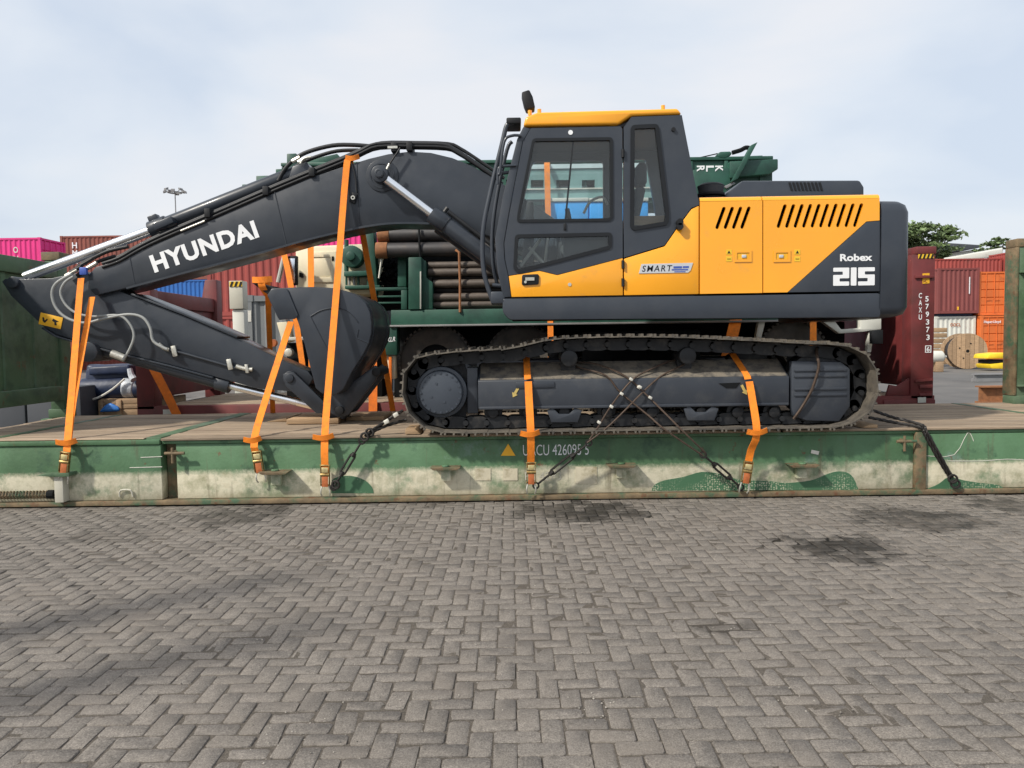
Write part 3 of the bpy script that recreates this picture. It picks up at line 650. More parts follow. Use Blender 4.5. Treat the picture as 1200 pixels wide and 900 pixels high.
# ---------------- track frames
def track_frame(y0, s):
    """y0 = outer face depth of the frame, s=+1 grows away from camera"""
    Y = lambda dd: y0 + s * dd
    x0, x1 = P(560, 450, 6.98).x, P(925, 450, 6.98).x
    z0, z1, z2 = P(740, 477, 6.98).z, P(740, 444, 6.98).z, P(740, 424, 7.25).z
    mb = MB(); sec = [(Y(0), z0), (Y(.42), z0), (Y(.42), z2 - .02), (Y(.27), z2), (Y(0), z1)]
    mb.loft([[(x_, yy, zz) for yy, zz in sec] for x_ in (x0, x1)])
    f = mb.build('track_frame', 'frame', ex, bev=.008)
    MB().loft([[(x_, yy, zz) for yy, zz in ((Y(.012), z1 + .006), (Y(.26), z2 + .003), (Y(.262), z2 + .010), (Y(.012), z1 + .013))] for x_ in (x0 + .02, x1 - .02)]).build('dusty_top_plate', 'frametop', f)
    MB().box(x0 + .01, x1 - .01, *sorted((Y(-.014), Y(.03))), z0 - .004, z0 + .022).build('lower_flange', 'frame', f, bev=.004)
    # step plate and cast arrows
    a = P(620, 452, 6.98); MB().box(a.x - .12, a.x + .23, *sorted((Y(-.012), Y(.004))), a.z - .02, a.z + .035).build('name_plate', 'frame', f, bev=.004)
    a = P(855, 451, 6.98); MB().prism([(a.x - .10, a.z + .015), (a.x + .10, a.z + .02), (a.x + .06, a.z - .03), (a.x - .03, a.z - .03)], *sorted((Y(-.006), Y(.004)))).build('frame_opening', 'dark', f)
    for px, py, an in ((604, 460, 60), (872, 457, 118)):
        a = P(px, py, 6.98); ca, sa = math.cos(R(an)), math.sin(R(an))
        arrow = [(-.05, .012), (.01, .012), (.01, .028), (.05, 0), (.01, -.028), (.01, -.012), (-.05, -.012)]
        MB().prism([(a.x - (u_ * ca - v_ * sa), a.z - (u_ * sa + v_ * ca)) for u_, v_ in arrow], *sorted((Y(-.005), Y(-.001)))).build('tie_down_arrow', 'arrow', f, smooth=False)
    # sprocket and final drive cover with bolts
    c = P(516.5, 460, 6.98); cc = Vector((c.x, 0, c.z))
    V = lambda dd, x_=0, z_=0: Vector((c.x + x_, Y(dd), c.z + z_))
    spk = MB(); n = 42
    pr = [((.295 if i % 2 else .335) * math.cos(2 * math.pi * i / n), (.295 if i % 2 else .335) * math.sin(2 * math.pi * i / n)) for i in range(n)]
    spk.prism([(c.x + a_, c.z + b_) for a_, b_ in pr], *sorted((Y(.18), Y(.26)))); sp = spk.build('sprocket', 'trackd', ex)
    fd = MB().cyl(V(.05), V(.30), .235, n=40).cyl(V(-.035), V(.06), .196, .205, n=40).build('final_drive', 'capgrey', ex, bev=.010, ang=40)
    bo = MB()
    for i in range(20):
        a = 2 * math.pi * i / 20; bo.cyl(V(-.043, .178 * math.cos(a), .178 * math.sin(a)), V(-.03, .178 * math.cos(a), .178 * math.sin(a)), .010, n=6)
    for i in range(4):
        a = 2 * math.pi * i / 4 + .4; bo.cyl(V(-.040, .09 * math.cos(a), .09 * math.sin(a)), V(-.03, .09 * math.cos(a), .09 * math.sin(a)), .012, n=6)
    bo.build('bolt_ring', 'capgrey', fd)
    MB().loft([[(x_, yy, zz) for yy, zz in ((Y(.07), c.z - .20), (Y(.40), c.z - .20), (Y(.40), c.z + .22), (Y(.07), c.z + .22))] for x_ in (c.x + .235, x0 - .004)]).build('drive_bracket', 'frame', ex, bev=.01)
    # idler and its guard
    c2 = P(962, 452, 6.98)
    MB().cyl((c2.x, Y(.08), c2.z), (c2.x, Y(.30), c2.z), .30, n=36).build('idler', 'trackd', ex, bev=.015, ang=40)
    gp = XZs([(927, 423), (985, 424), (996, 432), (996, 476), (983, 494), (945, 493), (930, 488), (927, 478)], 6.98)
    gd = MB().prism(gp, *sorted((Y(-.01), Y(.06)))).build('idler_guard', 'frame', ex, bev=.012)
    for py in (434, 441, 456, 463):
        a, b = P(930, py, 6.98), P(991, py, 6.98); MB().box(a.x, b.x, *sorted((Y(-.022), Y(-.008))), a.z - .012, a.z + .012).build('guard_rib', 'frame', gd, bev=.004)
    # bottom and carrier rollers
    for px in (578, 619, 661, 711, 763, 821, 863, 906):
        a = P(px, 483, 7.05); o = MB().cyl((a.x, Y(.10), a.z), (a.x, Y(.36), a.z), .085, n=20).cyl((a.x, Y(.03), a.z), (a.x, Y(.42), a.z), .05, n=14).build('bottom_roller', 'trackd', ex, bev=.008, ang=40)
    for px in (661, 821):
        q = XZs([(641, 481), (648, 478), (655, 485), (667, 485), (674, 478), (682, 481), (677, 495), (646, 495)], 6.99); dx_ = P(px, 483, 6.99).x - P(661, 483, 6.99).x
        MB().prism([(a + dx_, b) for a, b in q], *sorted((Y(.0), Y(.05)))).build('chain_guide', 'frame', ex, bev=.006)
    for px, py in ((667, 420), (806, 417)):
        a = P(px, py, 6.98)
        o = MB().cyl((a.x, Y(-.005), a.z), (a.x, Y(.30), a.z), .078, n=24).build('carrier_roller', 'trackd', ex, bev=.012, ang=40)
        MB().prism([(a.x - .075, a.z - .02), (a.x + .075, a.z - .02), (a.x + .06, a.z - .13), (a.x - .06, a.z - .13)], *sorted((Y(.13), Y(.25)))).build('roller_bracket', 'trackd', o)
track_frame(6.98, 1); track_frame(YC * 2 - 6.98, -1)
xc_ = ex.location.x
MB().box(xc_ - .75, xc_ + .75, 7.41, 9.07, ZD + .33, ZD + .62).build('centre_frame', 'dark', ex, bev=.03)
MB().cyl((xc_, YC, ZD + .60), (xc_, YC, ZD + .93), .62, n=48).build('swing_ring', 'dark', ex, bev=.02)

# ---------------- upper structure
Yfar = YC * 2 - YB
sk_ = roundpoly(XZs([(589, 350), (1032, 343.5), (1032, 372), (597, 375), (589, 366)], YB), .03, 3)
MB().prism(sk_, YB, YB + .10).build('lower_skirt', 'grey', ex, bev=.022, seg=3)
b0, b1 = XZ(600, 372, YB), XZ(1030, 350, YB)
MB().box(b0[0], b1[0], YB + .102, Yfar, b0[1] + .03, b1[1] - .02).build('main_frame', 'dark', ex, bev=.02)
# engine bay core, near black so the door slots look shaded
c0, c1 = XZ(735, 342, YB), XZ(1030, 238, YB)
MB().box(XZ(822, 342, YB)[0], c1[0] - .01, YB + .16, Yfar - .06, c0[1], c1[1] - .05).build('engine_bay', 'dark', ex)
MB().box(XZ(735, 342, YB)[0], XZ(820, 342, YB)[0], YB + .06, YB + .9, c0[1], XZ(800, 262, YB)[1]).build('cab_base', 'dark', ex)
# yellow panel under the cab rear
MB().prism(XZs([(731.3, 303.2), (779, 288.6), (795, 265.6), (810.5, 245), (819, 241), (819, 344.6), (731.3, 346)], YB), YB, YB + .05).build('side_panel', 'yellow', ex, bev=.006)
def slots(px0, py0, n, step, dx, dy, w, Y):
    """n leaning slots; (px0,py0) top of the first, each leaning (dx,dy) px, w half width px"""
    hs = []
    for k in range(n):
        t0 = Vector(XZ(px0 + k * step, py0 - k * step * .0125, Y)); t1 = Vector(XZ(px0 + k * step + dx, py0 + dy - k * step * .0125, Y))
        dr = (t1 - t0).normalized(); sd_ = Vector((-dr.y, dr.x)) * (w / 131); pts = []
        for c, s0 in ((t0, math.pi), (t1, 0)):
            for i in range(5):
                a = s0 + math.pi * i / 4 - math.pi / 2; q = c + dr * math.cos(a) * (w / 131) + sd_ * math.sin(a); pts.append((q.x, q.y))
        hs.append(pts)
    return hs
dp = XZs([(820.2, 236.5), (893.2, 235), (893.2, 343.2), (820.2, 344.4)], YB)
MB().prism(dp, YB - .004, YB + .028, slots(848.3, 244.5, 4, 9.75, -8, 22, 2.1, YB)).build('engine_door', 'yellow', ex)
dp = XZs([(894.4, 235), (1030.5, 232.6), (1030.5, 258.3), (1015, 259.6), (922.5, 342.6), (894.4, 343)], YB)
MB().prism(dp, YB - .004, YB + .028, slots(919.8, 241.6, 10, 9.95, -7.6, 23.5, 2.2, YB)).build('engine_door', 'yellow', ex)
MB().prism(XZs([(1031, 258.9), (1015.2, 260.2), (923.2, 342.6), (1031, 341.3)], YB), YB - .004, YB + .028).build('rear_side_panel', 'grey', ex, bev=.003)
# rolled top edge of the engine house
a, b = XZ(820.2, 236.2, YB), XZ(1030.5, 232.4, YB)
sec = lambda x_, z_: [(x_, YB - .004, z_ + .001), (x_, YB + .004, z_ + .024), (x_, YB + .03, z_ + .040), (x_, YB + .10, z_ + .046), (x_, YB + .10, z_ + .01), (x_, YB + .03, z_ + .001)]
MB().loft([sec(a[0], a[1]), sec(XZ(893.2, 0, YB)[0], a[1] + .002)]).build('engine_door_top', 'yellow', ex, ang=50)
MB().loft([sec(XZ(894.4, 0, YB)[0], a[1] + .002), sec(b[0], a[1] + .006)]).build('engine_door_top', 'yellow', ex, ang=50)
MB().box(a[0], b[0], YB + .102, Yfar - .1, a[1] - .03, a[1] + .03).build('deck_plate', 'grey', ex)
# far side body panel
MB().prism(XZs([(735, 236), (1030, 233), (1030, 343), (735, 345)], YB), Yfar - .05, Yfar).build('far_side_panel', 'yellow', ex, bev=.006)
# recessed latches with warning stickers
for px, sx in ((870.5, -16.5), (916, 18)):
    q = XZs([(px - 10, 293.5), (px + 10, 293.2), (px + 10, 307), (px - 10, 307.3)], YB)
    la = MB().prism(q, YB - .012, YB - .0035, [inset(q, .022)]).build('latch_frame', 'yellow', ex)
    qi = inset(q, .024); MB().prism(qi, YB - .0055, YB - .0045).build('latch_recess', 'decaly', la, smooth=False)  # deeper yellow painted in for the shading inside the recess
    cq = P(px + (1 if sx < 0 else -1), 300.5, YB); MB().box(cq.x - .02, cq.x + .02, YB - .014, YB - .006, cq.z - .014, cq.z + .014).build('latch_handle', 'alu', la, bev=.003)
    for dy_ in (-4, 4):
        q = XZs([(px + sx - 3.4, 299.5 + dy_ - 3), (px + sx + 3.4, 299.5 + dy_ - 3), (px + sx + 3.4, 299.5 + dy_ + 3), (px + sx - 3.4, 299.5 + dy_ + 3)], YB)
        st_ = MB().prism(q, YB - .007, YB - .0045).build('warning_sticker', 'hazy', ex, smooth=False)
        if dy_ < 0: cx_ = sum(p[0] for p in q) / 4; cz_ = sum(p[1] for p in q) / 4; MB().prism([(cx_ - .014, cz_ - .012), (cx_ + .014, cz_ - .012), (cx_, cz_ + .014)], YB - .009, YB - .0072).build('pictogram', 'black', st_, smooth=False)
        else: cx_ = sum(p[0] for p in q) / 4; cz_ = sum(p[1] for p in q) / 4; MB().box(cx_ - .016, cx_ + .016, YB - .009, YB - .0072, cz_ - .003, cz_ + .002).build('pictogram', 'black', st_)
# counterweight: rounded plan, heavy rounded edges
xw0, xw1 = XZ(1032, 300, YB)[0], XZ(1068.5, 300, YB)[0]
plan = [(xw0, YB - .012), (xw1 - .11, YB - .012)]
for i in range(1, 6):
    a = -math.pi / 2 + math.pi / 2 * i / 6; plan.append((xw1 - .11 + .11 * math.cos(a), YB + .098 + .11 * math.sin(a)))
for i in range(0, 13):
    t = i / 12; y_ = YB + .11 + (Yfar - YB - .22) * t; plan.append((xw1 + .24 * (1 - (2 * t - 1) ** 2), y_))
for i in range(1, 6):
    a = math.pi / 2 * i / 6; plan.append((xw1 - .11 + .11 * math.cos(a), Yfar - .098 + .11 * math.sin(a)))
plan += [(xw1 - .11, Yfar + .012), (xw0, Yfar + .012)]
zt, zbm = XZ(1040, 233.5, YB)[1], XZ(1040, 371, YB)[1]
cwm = MB(); secs_ = []
cxp, cyp = xw0, YC
for ins, z_ in ((.075, zbm), (.025, zbm + .022), (0, zbm + .085), (0, zt - .11), (.018, zt - .045), (.055, zt - .012), (.11, zt)):
    secs_.append([(max(xw0, x_ - ins) if x_ > xw0 + .001 else xw0, y_ + (ins if y_ < YC else -ins) * (min(1, abs(y_ - YC) / .8)), z_) for x_, y_ in plan])
cwm.loft(secs_); cw = cwm.build('counterweight', 'grey', ex, ang=50)
# hood and its louvres
hp = XZs([(846, 236), (852, 226), (870, 211.5), (1008, 211), (1013, 219), (1013, 236)], 7.30)
hood = MB().prism(hp, 7.30, 9.2).build('hood', 'grey', ex, bev=.02)
for k in range(9):
    a = [(924 + k * 4.4, 213.8), (926.2 + k * 4.4, 213.8), (929 + k * 4.4, 223.2), (926.8 + k * 4.4, 223.2)]
    MB().prism(XZs(a, 7.298), 7.292, 7.303).build('louvre', 'black', hood, smooth=False)
for px in (898, 907, 918, 974, 983, 993): a = P(px, 231.5, 7.298); MB().cyl((a.x, 7.285, a.z), (a.x, 7.305, a.z), .012, n=8).build('bolt', 'black', hood)
# air pre-cleaner bowl
c = P(833, 233, 7.35)
pc = MB().cyl((c.x, 7.35, c.z - .1), (c.x, 7.35, c.z + .02), .10, n=24).cyl((c.x, 7.35, c.z + .022), (c.x, 7.35, c.z + .05), .128, n=28).cyl((c.x, 7.35, c.z + .115), (c.x, 7.35, c.z + .14), .13, .09, n=28).build('pre_cleaner', 'black', ex, bev=.006, ang=40)
MB().cyl((c.x, 7.35, c.z + .052), (c.x, 7.35, c.z + .113), .112, .125, n=28).build('pre_cleaner_bowl', 'interior', pc, ang=40)
# small round marker light on cab corner post of body
a = P(796.5, 263, YB - .03); MB().cyl((a.x, YB - .055, a.z + .02), (a.x, YB + .02, a.z + .02), .03, n=14).cyl((a.x, YB - .055, a.z - .02), (a.x, YB + .02, a.z - .02), .03, n=14).build('rubber_stop', 'black', ex, ang=40)
# badges and lettering
q = XZs([(751.5, 309.5), (812, 308), (809, 317), (806, 319.5), (748.5, 320.5)], YB)
bd = MB().prism(q, YB - .006, YB - .0005).build('badge', 'alu', ex, smooth=False)
a = P(752, 318.6, YB); text('SMART', (a.x, YB - .0075, a.z), (1, 0, .004), (0, 0, 1), .262, .055, 'black', bd, bold=.010, space=1.22, slant=.18)
for i, (x0_, x1_, z_, h_) in enumerate(((787, 806, 315.4, 1.6), (789, 799, 312.2, 2.4), (800, 807, 312, 2.2), (790, 803, 318, 1.0))):
    MB().prism(XZs([(x0_, z_), (x1_, z_ - .2), (x1_, z_ + h_ - .2), (x0_, z_ + h_)], YB), YB - .0085, YB - .0065).build('badge_print', 'blueprint', bd, smooth=False)
a = P(984, 306.3, YB); text('Robex', (a.x, YB - .007, a.z), (1, 0, 0), (0, 0, 1), .288, .064, 'white', ex, bold=.035)
a = P(976, 335, YB); 
two = [(0, 1), (1, 1), (1, .41), (.40, .41), (.40, .23), (1, .23), (1, 0), (0, 0), (0, .60), (.60, .60), (.60, .78), (0, .78)]
five = [(1, 1), (0, 1), (0, .41), (.58, .41), (.58, .22), (0, .22), (0, 0), (1, 0), (1, .60), (.40, .60), (.40, .78), (1, .78)]
one = [(0, 1), (1, 1), (1, 0), (0, 0)]
for gl_, x0_, wd_ in ((two, 0, .142), (one, .157, .050), (five, .222, .148)):
    MB().prism(roundpoly([(a.x + x0_ + u_ * wd_, a.z + v_ * .160) for u_, v_ in gl_], .007, 2), YB - .0075, YB - .0055).build('lettering', 'white', ex, smooth=False)

# ---------------- cab
YCF = 7.92                                   # far side of the cab
cab_out = [(613, 148), (725, 146.6), (740, 136.5), (799, 134.3), (819.5, 240), (810, 243.5), (794.5, 264), (778.5, 287), (731, 301.6), (730, 148.5)]
# door: charcoal upper with two window openings, yellow foot
door = [(622, 150.5), (727, 148.3), (729.2, 151), (729.6, 302), (653, 322), (632, 317), (596, 323), (592, 304), (591, 285), (597, 250), (613, 166)]
w1 = roundpoly(XZs([(624, 162.5), (718, 161.2), (718.5, 256), (714, 259.5), (605.5, 261), (606.5, 250)], YB), .035)
w2 = roundpoly(XZs([(603.5, 275), (717, 272.5), (717, 291.5), (606, 320.5), (601.5, 315)], YB), .035)
dr_ = MB().prism(XZs(door, YB), YB - .006, YB + .05, [w1, w2]).build('cab_door', 'grey', ex)
MB().prism(XZs([(596.3, 323.6), (632, 317.6), (653, 322.6), (729.6, 302.6), (729.8, 346), (599.5, 348)], YB), YB - .006, YB + .05).build('door_foot', 'yellow', dr_, bev=.003)
def window(outl, par, y=YB, gw=.026, nm='window_glass', gm='glass'):
    MB().prism(outl, y - .016, y + .02, [inset(outl, gw)]).build('window_gasket', 'gasket', par)
    MB().prism(inset(outl, gw * .8), y + .004, y + .009).build(nm, gm, par, smooth=False)
window(w1, dr_); window(w2, dr_, gw=.032)
a, b = P(672, 163.5, YB), P(662.5, 259.5, YB)
MB().obox(((a.x + b.x) / 2, YB + .012, (a.z + b.z) / 2), Vector((.008, 0, 0)), (0, .006, 0), Vector(((a.x - b.x) / 2, 0, (a.z - b.z) / 2))).build('sliding_pane_bar', 'gasket', dr_)
a = P(662, 266, YB); MB().box(a.x - .012, a.x + .012, YB - .018, YB, a.z - .03, a.z + .03).build('window_catch', 'black', dr_, bev=.004)
a = P(621.5, 328, YB); hd = MB().prism(roundpoly([(a.x - .078, a.z - .05), (a.x + .074, a.z - .043), (a.x + .078, a.z + .05), (a.x - .074, a.z + .046)], .02), YB - .022, YB - .005).build('door_handle', 'black', dr_, bev=.006)
MB().box(a.x - .045, a.x + .035, YB - .03, YB - .023, a.z - .008, a.z + .02).cyl((a.x - .045, YB - .031, a.z - .02), (a.x - .045, YB - .02, a.z - .02), .012, n=10).build('door_pull', 'fitting', hd)
a = P(668.5, 155.5, YB); MB().cyl((a.x, YB - .011, a.z), (a.x, YB, a.z), .021, n=16).build('door_reflector', 'white', dr_)
a = P(667.5, 333.5, YB); MB().cyl((a.x, YB - .011, a.z), (a.x, YB, a.z), .016, n=12).build('door_plug', 'pale', dr_)
for py in (180, 310, 331): a = P(729.8, py, YB); MB().cyl((a.x, YB - .014, a.z - .035), (a.x, YB - .014, a.z + .035), .014, n=10).build('door_hinge', 'black', dr_)
# rear quarter of the cab side
w3 = roundpoly(XZs([(739, 147), (771.5, 145.5), (784, 250), (783.5, 263.5), (742, 270.5), (738.5, 266)], YB), .04)
rq = MB().prism(XZs([(731, 149), (740, 137), (799, 134.8), (819.5, 240), (810, 243.6), (794.6, 264.2), (778.8, 287.4), (731, 302)], YB), YB, YB + .05, [w3]).build('cab_rear_quarter', 'grey', ex)
window(w3, rq, gw=.034)
a = P(789, 152, YB); MB().cyl((a.x, YB - .02, a.z), (a.x, YB + .01, a.z), .018, n=10).build('marker_lamp', 'black', rq)
# front pillar strip between door edge and windscreen
pil = [(613.2, 148.6), (621.5, 150.8), (612.6, 166), (596.4, 250), (590.4, 285), (591.4, 304), (595.6, 323.4), (599, 348), (590, 348.6), (583, 318), (580, 280), (590, 227), (606, 163)]
MB().prism(XZs(pil, YB), YB - .002, YB + .07).build('front_pillar', 'grey', ex, bev=.006)
MB().prism(XZs(pil, YB), YCF - .07, YCF).build('front_pillar', 'grey', ex, bev=.006)
# roof
rf = XZs([(613.2, 147.8), (616, 137), (630, 131.6), (794, 127), (799.2, 133.8), (739.5, 136), (724.6, 146)], YB)
roof = MB().prism(rf, YB - .01, YCF + .01).build('cab_roof', 'yellow', ex, bev=.022, seg=3)
for px, py in ((777, 126.5), (632, 131), (621, 132.5)): a = P(px, py, YB + .1); MB().cyl((a.x, YB + .1, a.z - .02), (a.x, YB + .1, a.z + .022), .018, n=8).build('roof_plug', 'yellow', roof)
# ceiling liner, floor, back wall, far side
ru = XZ(640, 146.5, YB); rb = XZ(798, 136, YB)
MB().prism([(XZ(616, 149, YB)[0], ru[1] - .01), (XZ(799, 140, YB)[0], ru[1] - .01), (XZ(798, 137, YB)[0], ru[1] + .05), (XZ(742, 137, YB)[0], ru[1] + .05), (XZ(727, 146, YB)[0], ru[1] + .004), (XZ(617, 146, YB)[0], ru[1] + .004)], YB + .052, YCF - .052).build('headliner', 'interior', ex)
fl = XZ(600, 345, YB); MB().box(XZ(592, 345, YB)[0], XZ(815, 345, YB)[0], YB + .055, YCF - .055, fl[1] - .04, fl[1]).build('cab_floor', 'interior', ex)
fs = [(613.2, 147.2), (725, 146.6), (740, 136.5), (799, 134.3), (819.5, 240), (818, 345), (600, 348), (590, 300), (590, 285), (597, 250)]
f1 = roundpoly(XZs([(628, 160), (722, 158), (722, 292), (606, 294), (606, 255)], YB), .05); f2 = roundpoly(XZs([(735, 158), (779, 156), (797, 258), (735, 262)], YB), .04)
fw = MB().prism(XZs(fs, YB), YCF - .05, YCF, [f1, f2]).build('cab_far_side', 'grey', ex)
MB().prism(inset(f1, -.005), YCF - .03, YCF - .024).build('window_glass', 'glass', fw, smooth=False)
MB().prism(inset(f2, -.005), YCF - .03, YCF - .024).build('window_glass', 'glass', fw, smooth=False)
# rear wall with a window
rt, rm, rbm = XZ(797, 140, YB), XZ(817, 240, YB), XZ(817, 345, YB)
for (z0p, z1p, y0_, y1_) in ((345, 250, YB + .052, YCF - .052), (158, 139, YB + .052, YCF - .052), (250.2, 157.8, YB + .052, YB + .16), (250.2, 157.8, YCF - .16, YCF - .052)):
    xa_ = lambda py: XZ(819 - (240 - py) * .195 if py < 240 else 819, py, YB)
    A0, A1 = xa_(z0p), xa_(z1p)
    MB().loft([[(A[0] - .05, y0_, A[1]), (A[0] - .006, y0_, A[1]), (A[0] - .006, y1_, A[1]), (A[0] - .05, y1_, A[1])] for A in (A0, A1)]).build('cab_rear_wall', 'interior', ex)
# windscreen and lower front panel
wp = [XZ(612, 152, YB), XZ(606, 166, YB), XZ(591, 228, YB), XZ(581.5, 279, YB)]
MB().loft([[(p[0] + .02, YB + .07, p[1]), (p[0] + .026, YB + .07, p[1]), (p[0] + .026, YCF - .07, p[1]), (p[0] + .02, YCF - .07, p[1])] for p in wp]).build('windscreen', 'glass', ex)
wp = [XZ(581.5, 281, YB), XZ(584, 318, YB), XZ(590, 346, YB)]
MB().loft([[(p[0] + .014, YB + .07, p[1]), (p[0] + .05, YB + .07, p[1]), (p[0] + .05, YCF - .07, p[1]), (p[0] + .014, YCF - .07, p[1])] for p in wp]).build('front_lower_panel', 'grey', ex)
# interior: seat, consoles, levers
c = P(700, 330, 7.45); zf = fl[1]
st = MB().box(c.x - .22, c.x + .26, 7.18, 7.68, zf + .36, zf + .50).build('seat', 'seat', ex, bev=.05, seg=3)
MB().loft([[(c.x + .20, 7.20, zf + .48), (c.x + .32, 7.20, zf + .48), (c.x + .32, 7.66, zf + .48), (c.x + .20, 7.66, zf + .48)], [(c.x + .34, 7.22, zf + 1.0), (c.x + .44, 7.22, zf + 1.0), (c.x + .44, 7.64, zf + 1.0), (c.x + .34, 7.64, zf + 1.0)]]).build('seat_back', 'seat', st, bev=.04, seg=3)
MB().box(c.x + .37, c.x + .46, 7.30, 7.56, zf + 1.03, zf + 1.24).build('headrest', 'seat', st, bev=.035, seg=3)
MB().box(c.x - .18, c.x + .2, 7.25, 7.6, zf + .002, zf + .36).build('seat_base', 'interior', st, bev=.02)
for yy in (7.10, 7.72):
    cs = MB().box(c.x - .36, c.x + .16, yy - .07, yy + .07, zf + .30, zf + .56).build('console', 'interior', ex, bev=.03)
    MB().tube([(c.x - .28, yy, zf + .55), (c.x - .29, yy, zf + .68), (c.x - .31, yy, zf + .78)], .022, smooth=3).build('joystick', 'black', cs)
for i, yy in enumerate((7.32, 7.46)):
    MB().tube([(c.x - .52, yy, zf), (c.x - .50, yy, zf + .35), (c.x - .44, yy, zf + .72)], .012, smooth=3).build('travel_lever', 'pale', ex)
MB().loft([[(c.x - .72, 7.62, zf + .35), (c.x - .60, 7.62, zf + .35), (c.x - .60, 7.80, zf + .35), (c.x - .72, 7.80, zf + .35)], [(c.x - .66, 7.62, zf + .95), (c.x - .60, 7.62, zf + .95), (c.x - .60, 7.80, zf + .95), (c.x - .66, 7.80, zf + .95)]]).build('monitor', 'interior', ex, bev=.02)
a = P(664, 292, YB + .12); MB().cyl((a.x, YB + .12, a.z), (a.x, YB + .15, a.z), .055, n=20).build('round_vent', 'pale', ex, ang=40)
for (xa0, ya0, xa1, ya1) in ((610, 312, 634, 280), (620, 290, 640, 312)):
    p, q = P(xa0, ya0, YB + .22), P(xa1, ya1, YB + .22); MB().tube([p, q], .016).build('pedal_rod', 'pale', ex)
MB().tube([P(684, 250, 7.1), P(692, 236, 7.1), (P(706, 231, 7.1)), P(712, 240, 7.1)], .012, smooth=4).build('armrest_rail', 'pale', ex)
a, b = P(747, 270, 7.2), P(775, 252, 7.2); MB().box(a.x - .05, b.x + .12, 7.1, 7.6, a.z - .1, b.z - .02).build('document_shelf', 'wood2', ex, bev=.01)
# front guard rails, mirror and lamp bracket
def tub(pts, Y, r, nm, mm, par=ex, sm=4, n=10): return MB().tube([P(*p[:2], p[2] if len(p) > 2 else Y) for p in pts], r, n=n, smooth=sm).build(nm, mm, par, ang=60)
gr_ = tub([(602, 143), (594, 147), (588, 170), (575, 224), (566, 272), (567, 318), (577, 352)], YB + .05, .022, 'guard_rail', 'grey')
tub([(600, 166), (594, 176), (583, 226), (577, 272), (578, 310), (583, 334)], YB + .16, .018, 'guard_rail', 'grey')
tub([(611, 159), (600, 159), (591, 166), (586, 200), (584, 205)], YB - .02, .013, 'hand_rail', 'grey')
tub([(605, 194), (589, 195), (584, 199), (583, 216)], YB - .01, .012, 'hand_rail', 'grey')
tub([(603, 201), (588, 203)], YB + .03, .016, 'rail_bracket', 'grey', sm=0)
tub([(577, 334), (589, 335)], YB + .05, .018, 'rail_bracket', 'grey', sm=0)
a = P(600, 143, YB + .1); MB().box(a.x - .05, a.x + .08, YB + .02, YB + .3, a.z - .035, a.z + .02).build('lamp_bracket', 'black', ex, bev=.012)
a = P(583, 350, YB + .1); MB().box(a.x - .06, a.x + .07, YB + .0, YB + .3, a.z - .05, a.z + .06).build('rail_foot', 'grey', ex, bev=.015)
mr_ = MB().loft([[(p.x, y_, p.z) for p in [P(q[0], q[1], YB + .3) for q in ((611, 111), (620, 108), (624, 116), (627, 129), (617, 131), (614, 124))]] for y_ in (YB + .22, YB + .38)]).build('mirror', 'black', ex, bev=.012)
tub([(621, 130), (622, 137)], YB + .3, .014, 'mirror_stem', 'black', mr_, sm=0)

# ---------------- boom
Y0, Y1 = 8.0, 8.48
boom = XZs([(104, 322), (112, 313), (140, 305), (187, 284), (250, 257), (312, 230), (370, 206), (405, 194.5), (432, 186), (455, 180.5), (480, 177.5), (505, 179), (530, 185), (552, 194), (578, 208), (620, 236), (690, 284), (745, 312),
            (752, 326), (745, 338), (730, 340), (690, 325), (630, 300), (590, 284), (564, 273), (535, 265), (504, 261.5), (465, 261), (435, 264), (405, 270), (357, 281.5), (300, 297.5), (212, 320.5), (150, 337), (112, 346), (103, 338)], Y0)
bo = MB().prism(boom, Y0, Y1).build('boom', 'greyb', ex, bev=.006)
# doubler lips along the top and bottom plates
lip = [(150, 337.5), (212, 321), (300, 298), (357, 282), (405, 270.5), (435, 264.5), (465, 261.5), (504, 262), (535, 265.5), (564, 273.5)]
MB().ribbon([P(a, b, Y0) + Vector((0, -.012, -.004)) for a, b in lip], (0, 1, 0), .05, .02, smooth=3).build('lower_lip', 'greyb', bo)
# weld seams and doubler plates (real raised beads)
for pts in ([(322, 225), (336, 288)], [(152, 300), (158, 334)], [(418, 190), (421, 267)]):
    MB().tube([P(a, b, Y0) for a, b in pts], .006, n=6).build('weld_seam', 'greyb', bo)
c = P(448, 206, Y0)
MB().ring((c.x, Y0 - .014, c.z), (0, 1, 0), .165, .0, .016, n=40).build('pin_boss', 'greyb', bo, bev=.004)
MB().ring((c.x, Y0 - .02, c.z), (0, 1, 0), .13, .115, .01, n=40).build('boss_weld', 'greyb', bo)
a_, b_ = P(183, 319.5, Y0 - .004), P(305, 277.8, Y0 - .004); xd_ = (b_ - a_); xd_.y = 0
text('HYUNDAI', P(181.5, 320.0, Y0 - .004), xd_, Vector((-xd_.z, 0, xd_.x)), xd_.length * 1.005, .185, 'white', bo, bold=.042, space=1.10)
# grab loop near the strap
a = P(414, 232, Y0 - .02); MB().obox((a.x, Y0 - .02, a.z), Vector((.03, 0, -.012)), (0, .012, 0), Vector((.015, 0, .05))).build('grease_block', 'black', bo, bev=.008)
MB().ring((a.x, Y0 - .045, a.z), (0, 1, 0), .022, .011, .015, n=14).build('grease_nipple', 'fitting', bo)
tub([(412, 191), (416, 206), (418, 226)], Y0 - .015, .007, 'grease_line', 'rubber', bo)
a = P(395, 217, Y0 - .004)
